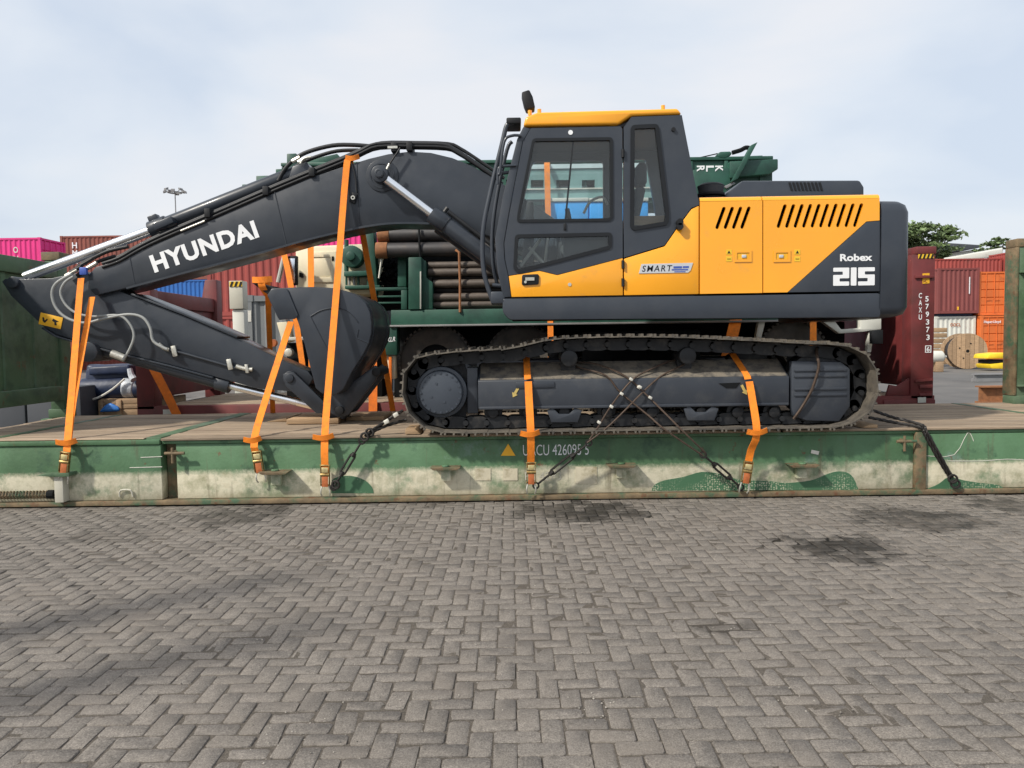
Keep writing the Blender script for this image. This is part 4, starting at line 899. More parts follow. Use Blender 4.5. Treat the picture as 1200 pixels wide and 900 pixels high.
# boom lift cylinders (both sides)
for s, Yc in ((0, 7.86), (1, 8.62)):
    p0 = P(446, 205, 7.86); p1 = P(508, 252, 7.86); p2 = P(640, 352, 7.86); p0, p1, p2 = [Vector((p.x, Yc, p.z)) for p in (p0, p1, p2)]
    dr2 = (p2 - p0).normalized()
    cy = MB().cyl(p1, p2, .082, n=24).build('boom_cylinder', 'greyb', ex, bev=.006, ang=40)
    MB().cyl(p0 + dr2 * .05, p1, .046, n=20).build('cylinder_rod', 'steel', cy, ang=40)
    MB().cyl(p1 - dr2 * .02, p1 + dr2 * .17, .092, n=24).build('cylinder_head', 'greyb', cy, bev=.006, ang=40)
    MB().cyl(p0 + Vector((0, -.07, 0)), p0 + Vector((0, .07, 0)), .085, n=28).cyl(p0 + Vector((0, -.095, 0)), p0 + Vector((0, -.07, 0)), .048, n=20).build('rod_eye', 'greyb', cy, bev=.008, ang=40)
    if s == 0:
        MB().ring(p0 + Vector((0, -.098, 0)), (0, 1, 0), .034, .026, .006, n=20).build('pin_cap', 'greyb', cy)
        off = Vector((dr2.z, 0, -dr2.x)) * -.115
        MB().tube([p1 + dr2 * .10 + off, p1 + dr2 * .4 + off, p2 + off], .022, n=8).build('cylinder_pipe', 'rubber', cy)
        MB().cyl(p1 + dr2 * .07 + off * .6, p1 + dr2 * .07 + off * 1.25, .022, n=8).build('pipe_port', 'rubber', cy)
    MB().cyl((p0.x, Y0 - .12, p0.z), (p0.x, Y1 + .12, p0.z), .04, n=14).build('pin', 'greyb', cy) if s == 0 else None
tub([(452, 200), (458, 190), (466, 178), (469, 173)], 7.93, .009, 'grease_hose', 'rubber', bo); a = P(453, 199, 7.88); MB().cyl(a, a + Vector((.03, 0, .06)), .012, n=8).build('hose_fitting', 'fitting', bo)
# arm cylinder on top of the boom
YA = 8.24
r0, r1_, r2_ = P(30, 324.5, YA), P(180, 269, YA), P(352, 201, YA)
ac = MB().cyl(r1_, r2_, .078, n=24).build('arm_cylinder', 'greyb', ex, bev=.006, ang=40)
MB().cyl(r0, r1_, .052, n=20).build('cylinder_rod', 'steel', ac, ang=40)
da = (r2_ - r1_).normalized(); up = Vector((-da.z, 0, da.x)); up = up if up.z > 0 else -up
MB().cyl(r1_ - da * .03, r1_ + da * .16, .094, n=24).build('cylinder_head', 'greyb', ac, bev=.006, ang=40)
MB().obox(r1_ + da * .05 + up * .10, da * .05, (0, .05, 0), up * .035).build('port_block', 'greyb', ac, bev=.01)
MB().prism([(p.x, p.z) for p in (P(338, 222, YA), P(372, 208, YA), P(362, 192, YA), P(346, 198, YA))], YA - .11, YA + .11).build('cylinder_bracket', 'greyb', ac, bev=.008)
# hydraulic pipes along the boom crest
base = [(120, 309), (140, 302), (160, 290.5), (188, 276.5), (250, 250), (312, 223), (362, 202), (402, 186), (424, 176), (441, 168.5), (480, 168.2), (519, 169.5), (533, 175), (552, 187), (585, 210)]
for k, (dy_, yy, r_) in enumerate(((0, 8.03, .018), (4.2, 8.00, .016), (7.2, 8.08, .016), (-1.5, 8.12, .018))):
    tub([(x_ + (k * 2 if x_ > 430 else 0), y_ + dy_ * (1 if x_ < 420 else .75)) for x_, y_ in base], yy, r_, 'hydraulic_pipe', 'rubber' if k != 1 else 'black', bo, sm=3, n=8)
tub([(212, 270.5), (240, 259)], 7.985, .010, 'painted_pipe_highlight', 'fitting', bo, sm=0)  # pale tube along the pipe imitates its bright highlight
for px, py in ((244, 250), (312, 224), (366, 202), (462, 173), (480, 172)):
    a = P(px, py, 8.0); MB().box(a.x - .03, a.x + .03, 7.965, 8.2, a.z - .045, a.z + .045).build('pipe_clamp', 'black', bo, bev=.006)
a = P(460, 172.5, 7.96); MB().box(a.x - .05, a.x + .05, 7.955, 7.963, a.z - .012, a.z + .012).build('clamp_tag', 'fitting', bo)
tub([(326, 212), (334, 198), (346, 186), (362, 177.5), (390, 170.5), (415, 170), (440, 172)], 8.16, .022, 'arched_hose', 'rubber', bo)
tub([(330, 214), (340, 200), (352, 192), (370, 184), (395, 177), (420, 176)], 8.24, .020, 'arched_hose', 'rubber', bo)
for px, py in ((347, 187), (354, 188)): a = P(px, py, 8.14); MB().cyl(a - Vector((.04, 0, .02)), a + Vector((.04, 0, .02)), .024, n=8).build('hose_fitting', 'fitting', bo)
tub([(352, 192), (356, 186), (365, 184)], 8.10, .012, 'bent_pipe', 'fitting', bo)
a = P(192, 262, 8.1); MB().obox((a.x, 8.14, a.z), Vector((.10, 0, .04)), (0, .07, 0), Vector((-.015, 0, .035))).build('valve_block', 'greyb', bo, bev=.012)
# ---------------- arm
YA0, YA1 = 8.07, 8.41
arm = XZs([(2, 330), (6, 326.5), (27, 327), (60, 326), (100, 318), (120, 333), (155, 347), (215, 370), (280, 397.5), (328, 421), (361, 435), (367, 443), (362, 452), (345, 459), (300, 455), (250, 441), (200, 427.5), (143, 413.5), (103, 403.5), (66, 392), (50, 382), (13, 347)], YA0)
ar = MB().prism(arm, YA0, YA1).build('arm', 'greyb', ex, bev=.008)
MB().ribbon([P(a, b, YA0) + Vector((0, .17, .012)) for a, b in ((155, 346), (215, 369), (279, 396.5))], (0, 1, 0), .40, .022).build('top_plate', 'greyb', ar, bev=.004)
MB().ribbon([P(a, b, YA0) + Vector((0, .17, -.010)) for a, b in ((50, 383), (66, 393), (103, 404), (143, 414), (200, 428), (250, 441.5))], (0, 1, 0), .38, .02).build('bottom_plate', 'greyb', ar, bev=.004)
for px, py, rr_ in ((112, 333, .10), (17, 331, .075)):
    a = P(px, py, YA0); MB().cyl((a.x, YA0 - (.005 if px > 50 else .04), a.z), (a.x, YA1 + .05, a.z), rr_ * (.6 if px > 50 else .8), n=24).build('pivot_boss', 'greyb', ar, bev=.01, ang=40)
a = P(341, 443, YA0 - .02); MB().cyl((a.x, YA0 - .06, a.z), (a.x, YA1 + .06, a.z), .075, n=24).build('link_boss', 'greyb', ar, bev=.01, ang=40)
MB().cyl((a.x, YA0 - .09, a.z), (a.x, YA0 - .05, a.z), .045, n=18).build('link_pin', 'greyb', ar, bev=.006, ang=40)
# decal plate
c = P(59.5, 376, YA0 - .004); ca, sa = math.cos(R(-14)), math.sin(R(-14)); ux = Vector((ca, 0, sa)); uz = Vector((-sa, 0, ca))
dc = MB().obox((c.x, YA0 - .004, c.z), ux * .118, (0, .002, 0), uz * .062).build('warning_decal', 'decaly', ar, bev=.001)
for pts in ([(-.09, .02), (-.075, .02), (-.06, -.01), (-.04, .015), (-.03, .005), (-.055, -.035), (-.08, -.02)], [(.02, .03), (.085, .012), (.06, 0), (.07, -.03), (.05, -.035), (.04, -.005), (.015, .005)]):
    MB().prism([((c + ux * u_ + uz * v_).x, (c + ux * u_ + uz * v_).z) for u_, v_ in pts], YA0 - .0085, YA0 - .0065).build('pictogram', 'black', dc, smooth=False)
# bucket cylinder below the arm
p0, p1, p2 = P(122, 410, 8.16), P(268, 451.5, 8.16), P(376, 478, 8.16)
bc = MB().cyl(p0, p1, .070, n=24).build('bucket_cylinder', 'greyb', ex, bev=.006, ang=40)
dd = (p1 - p0).normalized()
MB().cyl(p1, p2, .040, n=20).build('cylinder_rod', 'steel', bc, ang=40); MB().cyl(p1 - dd * .13, p1 + dd * .02, .084, n=24).build('cylinder_head', 'greyb', bc, bev=.006, ang=40)
a = P(112, 412, 8.16); MB().cyl((a.x, 8.0, a.z), (a.x, 8.4, a.z), .105, n=26).build('cylinder_eye', 'greyb', bc, bev=.012, ang=40)
MB().cyl(P(131, 414, 8.05), P(146, 420, 8.05), .04, n=12).build('hose_port', 'fitting', bc)
upb = Vector((-dd.z, 0, dd.x)); MB().tube([p0 + upb * .1 + dd * .2, p1 + upb * .1 - dd * .12], .018).build('cylinder_pipe', 'rubber', bc)
a = P(160, 412, 8.1); MB().obox((a.x, 8.1, a.z), dd * .09, (0, .02, 0), upb * .03).build('blue_plug', 'blueprint', bc, bev=.008)
# hoses looping off the boom nose to the arm
YH = 7.96
for pts, r_ in (([(84, 321), (66, 332), (61, 345), (66, 361), (79, 373), (100, 378.5), (123, 373), (150, 368.5), (167, 372), (176, 384), (180, 400), (196, 409.5)], .015),
                ([(86, 324), (76, 331), (71, 343), (77, 357), (90, 367), (110, 371), (138, 369.5), (151, 378), (157, 393), (152, 409), (144, 422)], .013)):
    tub(pts, YH, r_, 'looped_hose', 'greyhose', ar, sm=5)
tub([(196, 409.5), (215, 414), (282, 433)], YA0 - .02, .014, 'arm_pipe', 'greyb', ar, sm=2)
for px, py in ((204.5, 411.5), (269.5, 427)):
    a = P(px, py, YA0 - .03); MB().obox((a.x, YA0 - .035, a.z), Vector((.024, 0, .004)), (0, .012, 0), Vector((-.01, 0, .055))).build('pipe_bracket', 'fitting', ar, bev=.004)
tub([(277, 429), (286, 432), (296, 433)], YA0 - .03, .022, 'pipe_union', 'fitting', ar, sm=2); a = P(290, 432, YA0 - .03); MB().obox((a.x, YA0 - .04, a.z), Vector((.016, 0, 0)), (0, .02, 0), Vector((-.005, 0, .045))).build('pipe_bracket', 'fitting', ar, bev=.004)
tub([(186, 403), (192, 408), (198, 410)], YA0 - .03, .020, 'hose_fitting', 'fitting', ar, sm=2)
# fittings at the boom nose
for px, py in ((84, 320), (89, 316), (102, 307), (107, 312)):
    a = P(px, py, 8.02); MB().cyl(a - Vector((.06, 0, .03)), a + Vector((.06, 0, .035)), .022, n=8).build('nose_fitting', 'fitting' if px in (84, 107) else 'rubber', bo)
tub([(84, 320), (98, 308), (112, 301), (128, 294), (150, 289)], 8.02, .02, 'nose_hose', 'rubber', bo); tub([(90, 323), (104, 313), (116, 306), (135, 300)], 8.06, .018, 'nose_hose', 'rubber', bo)
a = P(99, 319, 7.98); MB().box(a.x - .045, a.x + .03, 7.96, 8.0, a.z - .03, a.z + .05).build('blue_cap', 'blueprint', bo, bev=.01)
# bucket linkage
for Yl in (8.0, 8.42):
    MB().prism(XZs([(333, 438), (346, 436), (384, 473), (384, 484), (372, 484), (336, 452)], 8.05), Yl, Yl + .05).build('guide_link', 'greyb', ex, bev=.008)
MB().prism(XZs([(376, 470), (398, 472), (410, 480), (404, 491), (384, 488), (374, 482)], 8.15), 8.10, 8.38).build('bucket_link', 'greyb', ex, bev=.012)
# ---------------- bucket
YK0, YK1 = 7.66, 8.82
prof = [(313, 346), (318, 338.5), (349, 337), (370, 336.5), (391, 338), (406, 341.5), (418, 347), (428, 355), (433, 365), (435, 378), (435, 390), (432, 402), (426, 414), (419, 425), (412, 436), (406, 448), (402, 456), (394, 462), (385, 463), (376, 460)]
side = XZs(prof + [(370, 455), (364, 432), (357, 404), (350, 380), (347, 372), (327, 375)], YK0)
mp_ = [Vector((a, 0, b)) for a, b in XZs(prof, YK0)]
shell = MB(); secs_ = []
for i, p in enumerate(mp_):
    t = (mp_[min(i + 1, len(mp_) - 1)] - mp_[max(i - 1, 0)]).normalized(); nn = Vector((-t.z, 0, t.x))
    secs_.append([p + nn * .004 + Vector((0, YK0 + .012, 0)), p + nn * .004 + Vector((0, YK1 - .012, 0)), p - nn * .026 + Vector((0, YK1 - .012, 0)), p - nn * .026 + Vector((0, YK0 + .012, 0))])
bk = shell.loft(secs_).build('bucket', 'greyb', ex, bev=.003, ang=40)
MB().prism(side, YK0, YK0 + .03).build('side_plate', 'greyb', bk, bev=.006)
MB().prism(side, YK1 - .03, YK1).build('side_plate', 'greyb', bk, bev=.006)
# welded corner plate on the near side and wear straps over the heel
MB().prism(roundpoly(XZs([(313.5, 346), (319, 339), (337, 338), (350, 370), (346, 374), (327, 374.5)], YK0), .02), YK0 - .016, YK0 - .001).build('side_cutter', 'greyb', bk, bev=.005)
w_ = XZs([(364, 371), (376, 364), (392, 361), (405, 363), (414, 370), (420, 378)], YK0); MB().tube([(a, YK0 - .001, b) for a, b in w_], .007, n=6, smooth=3).build('weld_seam', 'greyb', bk)
w_ = XZs([(364, 371), (384, 410)], YK0); MB().tube([(a, YK0 - .001, b) for a, b in w_], .005, n=6).build('weld_seam', 'greyb', bk)
a_ = [P(420, 386, YK0), P(418, 396, YK0), P(432, 402, YK0)]; MB().tube([(p.x, YK0 - .002, p.z) for p in a_], .006, n=6).build('weld_seam', 'greyb', bk)
for y_ in (YK0 + .10, YK1 - .20):
    sg = mp_[6:15]; MB().ribbon([p + Vector((0, y_ + .04, 0)) + (Vector((-(sg[min(i + 1, 8)] - sg[max(i - 1, 0)]).normalized().z, 0, (sg[min(i + 1, 8)] - sg[max(i - 1, 0)]).normalized().x))) * .006 for i, p in enumerate(sg)], (0, 1, 0), .10, .010).build('wear_strip', 'greyb', bk)
for i in range(5):
    y_ = YK0 + .10 + i * .24; t0 = P(316, 342, YK0); t1 = P(292, 329.5, YK0)
    sec = lambda p, w2, h2: [(p.x, y_ - w2, p.z - h2), (p.x, y_ + w2, p.z - h2), (p.x, y_ + w2, p.z + h2), (p.x, y_ - w2, p.z + h2)]
    MB().loft([sec(t0, .05, .045), sec(t0.lerp(t1, .45), .042, .035), sec(t1, .03, .008)]).build('tooth', 'black', bk, bev=.008)
ear = XZs([(385, 461), (403, 455), (440, 428), (446, 434), (440, 446), (409, 486), (398, 489), (388, 484)], 8.0)
for Yl in (7.98, 8.40): MB().prism(ear, Yl, Yl + .05).build('bucket_ear', 'greyb', bk, bev=.008)
for px, py in ((441, 436), (398, 481)): a = P(px, py, 7.95); MB().cyl((a.x, 7.93, a.z), (a.x, 8.5, a.z), .045, n=18).build('bucket_pin', 'black', bk, bev=.006, ang=40)
# ================================================================== sprayed green patches on the rack foot (flat paint with a net-like stencil)
def netpaint():
    A = bpy.data.materials.new('sprayed_green_patch'); A.use_nodes = True; t = A.node_tree; n = t.nodes.new; l = t.links.new; b = t.nodes['Principled BSDF']
    g = n('ShaderNodeNewGeometry'); mp = n('ShaderNodeMapping'); mp.inputs['Scale'].default_value = (46, 1, 62); l(g.outputs['Position'], mp.inputs[0])
    vo = n('ShaderNodeTexVoronoi'); vo.inputs['Randomness'].default_value = .45; vo.inputs['Scale'].default_value = 1.0; l(mp.outputs[0], vo.inputs['Vector'])
    nz = n('ShaderNodeTexNoise'); nz.inputs['Scale'].default_value = 2.6; nz.inputs['Detail'].default_value = 3; l(g.outputs['Position'], nz.inputs['Vector'])
    a = n('ShaderNodeMapRange'); l(vo.outputs['Distance'], a.inputs[0]); a.inputs[1].default_value = .30; a.inputs[2].default_value = .42; a.inputs[3].default_value = 1; a.inputs[4].default_value = 0
    c = n('ShaderNodeMapRange'); l(nz.outputs['Fac'], c.inputs[0]); c.inputs[1].default_value = .40; c.inputs[2].default_value = .56
    m_ = n('ShaderNodeMath'); m_.operation = 'MULTIPLY'; l(a.outputs[0], m_.inputs[0]); l(c.outputs[0], m_.inputs[1])
    mx = n('ShaderNodeMix'); mx.data_type = 'RGBA'; l(m_.outputs[0], mx.inputs['Factor']); mx.inputs['A'].default_value = (.048, .130, .066, 1); mx.inputs['B'].default_value = (.36, .38, .27, 1)
    l(mx.outputs['Result'], b.inputs['Base Color']); b.inputs['Roughness'].default_value = .7
    return A
M['netpaint'] = netpaint()
for pts, Yp in (([(388, 578), (389, 563), (400, 558), (414, 558), (428, 563), (436, 571), (438, 578)], YN + .012), ([(764, 575), (766, 569), (778, 563), (800, 559), (822, 553), (842, 555), (862, 561), (880, 563), (905, 564), (920, 566), (950, 563), (968, 556), (980, 552.5), (992, 553.5), (1000, 560), (1006, 574)], YN + .012),
                ([(1086, 573), (1100, 567), (1112, 559), (1130, 563), (1150, 566), (1168, 568), (1176, 572)], YN - .004)):
    q = [Vector((a, b, 0)) for a, b in pts]; q = spline(q, 3); MB().prism([XZ(p.x, p.y, Yp) for p in q], Yp - .0025, Yp + .002).build('paint_patch', 'netpaint', rack, smooth=False)

# ================================================================== ratchet straps
SW = .066
M['ratchet2'] = mat('bright_zinc_pawl', (.62, .52, .26), .4, .6, var=.2, scale=30)
def strap(label, runs, rat=None, prot=None, group='orange ratchet straps holding the excavator', hook=None, m='orange', w=SW, wd=(1, 0, 0), nm='ratchet_strap'):
    """runs: list of paths (px,py,Y); rat: (px,py,Y,tilt px) ratchet position; prot: edge protector position"""
    r0 = P(*runs[0][0]); o = thing(nm, (r0.x, r0.y, r0.z), label, 'strap', group)
    for i, rn in enumerate(runs): MB().ribbon([P(*p) for p in rn], wd, w if i == 0 else w * .92, .005, smooth=3).build('webbing', m, o)
    if prot:
        for (px, py, Y, dx) in prot:
            c = P(px, py, Y)
            MB().ribbon([c + Vector((-dx, -.008, .012)), c + Vector((-dx * .3, -.016, .0)), c + Vector((dx * .4, -.018, .005)), c + Vector((dx, -.004, .022))], (0, -.3, 1), .050, .005, smooth=3).build('edge_protector', m, o)
    if rat:
        px, py, Y, lean = rat; c = P(px, py, Y); up = (P(px + lean, py - 20, Y) - c).normalized(); sd_ = Vector((1, 0, 0)) - up * up.x; sd_.normalize(); nn = up.cross(sd_)
        nn = nn if nn.y < 0 else -nn
        fr = MB()
        for s in (-1, 1): fr.obox(c + sd_ * s * .039 + nn * .014, sd_ * .003, nn * .018, up * .092)
        fr.cyl(c + up * .085 - sd_ * .045 + nn * .016, c + up * .085 + sd_ * .045 + nn * .016, .010, n=8)
        fr.cyl(c - sd_ * .042 + nn * .018, c + sd_ * .042 + nn * .018, .018, n=12)
        fr.cyl(c - up * .095 - sd_ * .045 + nn * .012, c - up * .095 + sd_ * .045 + nn * .012, .009, n=8)
        rt_ = fr.build('ratchet', 'ratchet', o, bev=.002)
        MB().obox(c + up * .045 + nn * .032, sd_ * .030, nn * .004, up * .024).build('pawl', 'ratchet2', rt_, bev=.003)
        MB().obox(c - up * .055 + nn * .024, sd_ * .028, nn * .004, up * .055).build('fixed_webbing', 'redtag', o, bev=.002)
        hk = MB()
        for s in (-1, 1): hk.tube([c - up * .10 + sd_ * s * .03, c - up * .16 + sd_ * s * .042 + nn * .01, c - up * .20 + sd_ * s * .035 - nn * .01], .007, n=6, smooth=3)
        hk.build('hook', 'fitting', o)
    return o
strap('leftmost orange ratchet strap, two bands tied round the arm beside the boom nose',
      [[(77.5, 541, YN - .10), (79, 520, YN - .075), (84, 460, 7.28), (92, 360, 7.80), (95, 326, 7.93)], [(80, 520, YN - .055), (86, 470, 7.23), (101, 385, 7.74), (108, 348, 7.92)]],
      rat=(77, 541, YN - .11, 2), prot=[(78, 519, YN - .09, .095)])
strap('short orange ratchet strap slanting up into the bucket mouth',
      [[(301, 536, YN - .03), (298, 514, YN - .06), (312, 466, 7.35), (330, 410, 7.70), (341, 377, 7.92)], ],
      rat=(303, 540, YN - .05, -3), prot=[(296, 516, YN - .06, .08)])
strap('long orange ratchet strap running up over the top of the boom',
      [[(381, 555, YN - .05), (380.5, 513, YN - .06), (386, 440, 7.35), (396, 320, 7.70), (403, 230, 7.93), (406.5, 192, 7.975), (408, 187, 8.02), (409, 186, 8.24), (411, 192, 8.47), (424, 268, 8.72), (440, 360, 9.02), (461, 485, 9.44)]],
      rat=(381.5, 556, YN - .05, 0), prot=[(379, 513, YN - .07, .095), (413, 186, 7.99, .07)])
strap('upright orange ratchet strap over the track frame beside the yellow triangle',
      [[(622, 548, YN - .10), (622, 509, 6.80), (620, 470, 6.90), (619, 447, 6.962)], [(618.5, 444.5, 6.958), (618, 440, 6.99), (617, 421, 7.22), (616, 414, 7.30)]],
      rat=(622.5, 553, YN - .11, 0), prot=[(621, 509, 6.80, .085)])
strap('bent orange ratchet strap over the track frame near the right lashing lug',
      [[(876, 548, YN - .10), (880, 528, YN - .13), (887, 508, 6.80), (882, 470, 6.90), (878, 447, 6.962)], [(876.5, 444.5, 6.958), (874, 438, 7.0), (862, 420, 7.24), (858, 414, 7.30)]],
      rat=(875, 552, YN - .11, 3), prot=[(887, 507, 6.80, .09)])
o = strap('orange strap looped over the bucket teeth and down behind the arm', [[(307, 335, 8.0), (308, 330, 8.1), (313, 331, 8.16), (314, 345, 8.2), (316, 400, 8.75), (320, 486, 9.44)]], w=.06)
a = P(311, 332, 7.80); t_ = MB(); t_.ribbon([a + Vector((-.10, -.09, .030)), a + Vector((-.04, -.13, .024)), a + Vector((.03, -.13, .026)), a + Vector((.10, -.10, .034))], (0, -.1, 1), .06, .006, smooth=4).build('loop', 'orange', o)
MB().ribbon([a + Vector((.0, -.125, .0)), a + Vector((.005, -.11, -.05)), a + Vector((.02, .0, -.12)), a + Vector((.03, .3, -.25))], (1, 0, 0), .07, .006, smooth=3).build('loop', 'orange', o)

# straps that hold the green drill rig on the maroon rack
G2 = 'orange straps on the drill rig behind'
strap('orange strap over the rig mast seen through the cab window', [[(646, 474, 9.93), (645, 385, 10.1), (642, 240, 10.35), (641, 193, 10.47), (641, 190, 10.9)]], group=G2, w=.075)
strap('wide orange strap showing just above the track, right of the cab', [[(838, 474, 9.93), (858, 394, 10.05), (870, 340, 10.30)]], group=G2, w=.15)
strap('thin orange strap above the track below the grey rear panel', [[(953, 474, 9.93), (953, 385, 10.05), (953, 330, 10.30)]], group=G2, w=.085)
strap('orange strap in front of the black mirror above the bucket', [[(361, 474, 9.93), (354, 425, 9.98), (341, 336, 10.15), (331, 290, 10.3)]], group=G2, w=.075)
strap('orange strap across the cream cabinet door', [[(365, 474, 9.93), (365, 385, 10.05), (364, 280, 10.40)]], group=G2, w=.08)
strap('dull orange strap on the left end of the maroon rack', [[(208, 488, 9.86), (196, 463, 9.88), (181, 434, 9.93), (176, 424, 9.98)]], group=G2, w=.11, m='orange_d')
strap('orange strap behind the bucket heel, right of the timber', [[(437, 482, 9.90), (437, 440, 10.0), (436, 400, 10.2)]], group=G2, w=.11, m='orange_d')

# ================================================================== wire ropes, turnbuckles and chains
def rope(label, runs, clips, buckle=None, r=.0085, group='wire ropes crossing the track frame', cat='rope', nm='wire_rope'):
    r0 = P(*runs[0][0]); o = thing(nm, r0, label, cat, group)
    for rn in runs: MB().tube([P(*p) for p in rn], r, n=6, smooth=4).build('strand', 'rope', o, ang=60)
    for c in clips:
        q = P(*c); MB().obox(q, Vector((.015, 0, -.009)), (0, .012, 0), Vector((.006, 0, .012))).build('clip', 'clip', o, bev=.006)
    if buckle: turnbuckle(o, P(*buckle[0]), P(*buckle[1]))
    return o
def turnbuckle(o, p0, p1):
    d = (p1 - p0); L_ = d.length; d.normalize(); s = Vector((0, 1, 0)).cross(d).normalized()
    b = MB()
    for k in (-1, 1): b.tube([p0 + d * L_ * .28 + s * k * .010, p0 + d * L_ * .32 + s * k * .022, p0 + d * L_ * .68 + s * k * .022, p0 + d * L_ * .72 + s * k * .010], .010, n=6)
    b.cyl(p0 + d * L_ * .05, p0 + d * L_ * .34, .010, n=8).cyl(p0 + d * L_ * .66, p0 + d * L_ * .95, .010, n=8)
    b.cyl(p0 + d * L_ * .26, p0 + d * L_ * .33, .022, n=8).cyl(p0 + d * L_ * .67, p0 + d * L_ * .74, .022, n=8)
    t = b.build('turnbuckle', 'chain', o)
    for e, q in ((p0, -1), (p1, 1)): MB().ring(e - Vector((0, .008, 0)), (0, 1, 0), .034, .019, .016, n=12).build('eye', 'chain', t)
rope('wire rope from the hook below the yellow triangle up to the right carrier roller',
     [[(688, 519, 6.84), (700, 502, 6.86), (716, 476, 6.93), (740, 446, 6.96), (760, 434, 7.02), (783, 424, 7.12), (802, 420, 7.2)], [(688, 519, 6.82), (716, 497, 6.88), (756, 457, 6.95), (776, 440, 7.0), (800, 428, 7.1), (806, 424, 7.2)]],
     [(702, 495, 6.85), (716.5, 476.5, 6.90), (728.5, 461.5, 6.92), (748.7, 454, 6.93)], buckle=((628, 569, YN - .10), (690, 519, 6.84)))
rope('wire rope from the left carrier roller down to the bent strap hook',
     [[(672, 428, 7.2), (680, 431, 7.1), (710, 440, 6.98), (727, 460, 6.95), (760, 487, 6.88), (780, 504, 6.82), (824, 534, 6.86)], [(676, 425, 7.2), (698, 426.5, 7.1), (733, 441, 6.98), (762, 467, 6.92), (800, 505, 6.81), (827, 531, 6.86)]],
     [(739.5, 444.5, 6.93), (750, 453.5, 6.92), (762, 466, 6.90)], buckle=((868, 571, YN - .09), (824, 533, 6.86)))
rope('short brown wire rope hanging over the ribbed idler guard', [[(957, 408, 7.05), (957.5, 418, 6.95), (959.5, 430, 6.93), (952, 455, 6.93), (940, 477, 6.94), (930, 491, 6.96)]], [], r=.014)
def dark_rope(label, runs, buckle=None, clips=(), rings=()):
    o = thing('wire_rope', P(*runs[0][0]), label, 'rope', 'dark lashing ropes at the track ends')
    for rn in runs:
        pts = spline([P(*p) for p in rn], 8); k = 0
        for ph in (0, 2.1, 4.2):          # three twisted strands
            q = []
            for i, p in enumerate(pts):
                t = (pts[min(i + 1, len(pts) - 1)] - pts[max(i - 1, 0)]).normalized(); b = Vector((0, 1, 0)); b = (b - t * b.dot(t)).normalized(); c = t.cross(b); a = ph + i * 1.1
                q.append(p + (b * math.cos(a) + c * math.sin(a)) * .008)
            MB().tube(q, .0085, n=5).build('strand', 'chain', o, ang=60)
    if buckle: turnbuckle(o, P(*buckle[0]), P(*buckle[1]))
    for c in clips: q = P(*c); MB().obox(q, Vector((.022, 0, .012)), (0, .016, 0), Vector((-.008, 0, .018))).build('clip', 'clip', o, bev=.006)
    for c in rings: q = P(*c); MB().ring(q - Vector((0, .012, 0)), (.3, 1, 0), .045, .026, .022, n=14).build('shackle', 'chain', o, bev=.004)
    return o
dark_rope('dark wire rope and turnbuckle from the left end of the track to the rack foot', [[(428, 511, YN - .08), (438, 503, 7.0), (452, 494, 7.06), (472, 481, 7.1)], [(428, 511, YN - .08), (450, 500, 7.05), (476, 492, 7.1)]],
      buckle=((391, 571, YN - .07), (424, 517, YN - .08)), clips=[(453, 494, 7.03), (464, 486, 7.06)], rings=[(427, 512, YN - .09), (433, 507, YN - .06), (393, 568, YN - .08)])
dark_rope('dark doubled wire rope from the right end of the track over the deck edge', [[(1023, 481, 7.15), (1048, 489.5, 7.1), (1080, 498, YN - .05), (1086, 507, YN - .08), (1101, 533, YN - .09), (1116, 560, YN - .08)], [(1018, 489, 7.1), (1048, 495, 7.06), (1079, 501, YN - .05), (1084, 510, YN - .07), (1099, 537, YN - .08), (1114, 561, YN - .07)]],
      rings=[(1116, 561, YN - .09), (1119, 567, YN - .08)])
# ================================================================== maroon flat rack behind
YM0, YM1, ZM = 9.95, 12.39, .690
XM0, XM1 = -4.86, 5.47
mrk = thing('flat_rack', (.3, 11.2, 0), 'maroon flat rack behind the excavator with white code down its end post', 'flat rack')
MB().box(XM0, XM1, YM0, YM0 + .12, .03, ZM - .004).build('side_beam', 'maroon', mrk, bev=.006)
MB().box(XM0, XM1, YM1 - .12, YM1, .03, ZM - .03).build('side_beam', 'maroon', mrk, bev=.006)
MB().box(XM0 + .02, XM1 - .02, YM0 + .125, YM1 - .125, .05, ZM - .04).build('cross_frame', 'dark', mrk)
for k in range(12):
    y0 = YM0 + .13 + k * .19
    for a, b in ((XM0 + .3, -1.4), (-1.39, 2.2), (2.21, XM1 - .35)): MB().box(a, b, y0, y0 + .186, ZM - .027, ZM + rp_.uniform(-.004, .004)).build('plank', 'wood', mrk, bev=.004, seg=1)
def m_post(x0, x1, y0, y1, ztop): return MB().box(x0, x1, y0, y1, ZM - .05, ztop).build('corner_post', 'maroon', mrk, bev=.012)
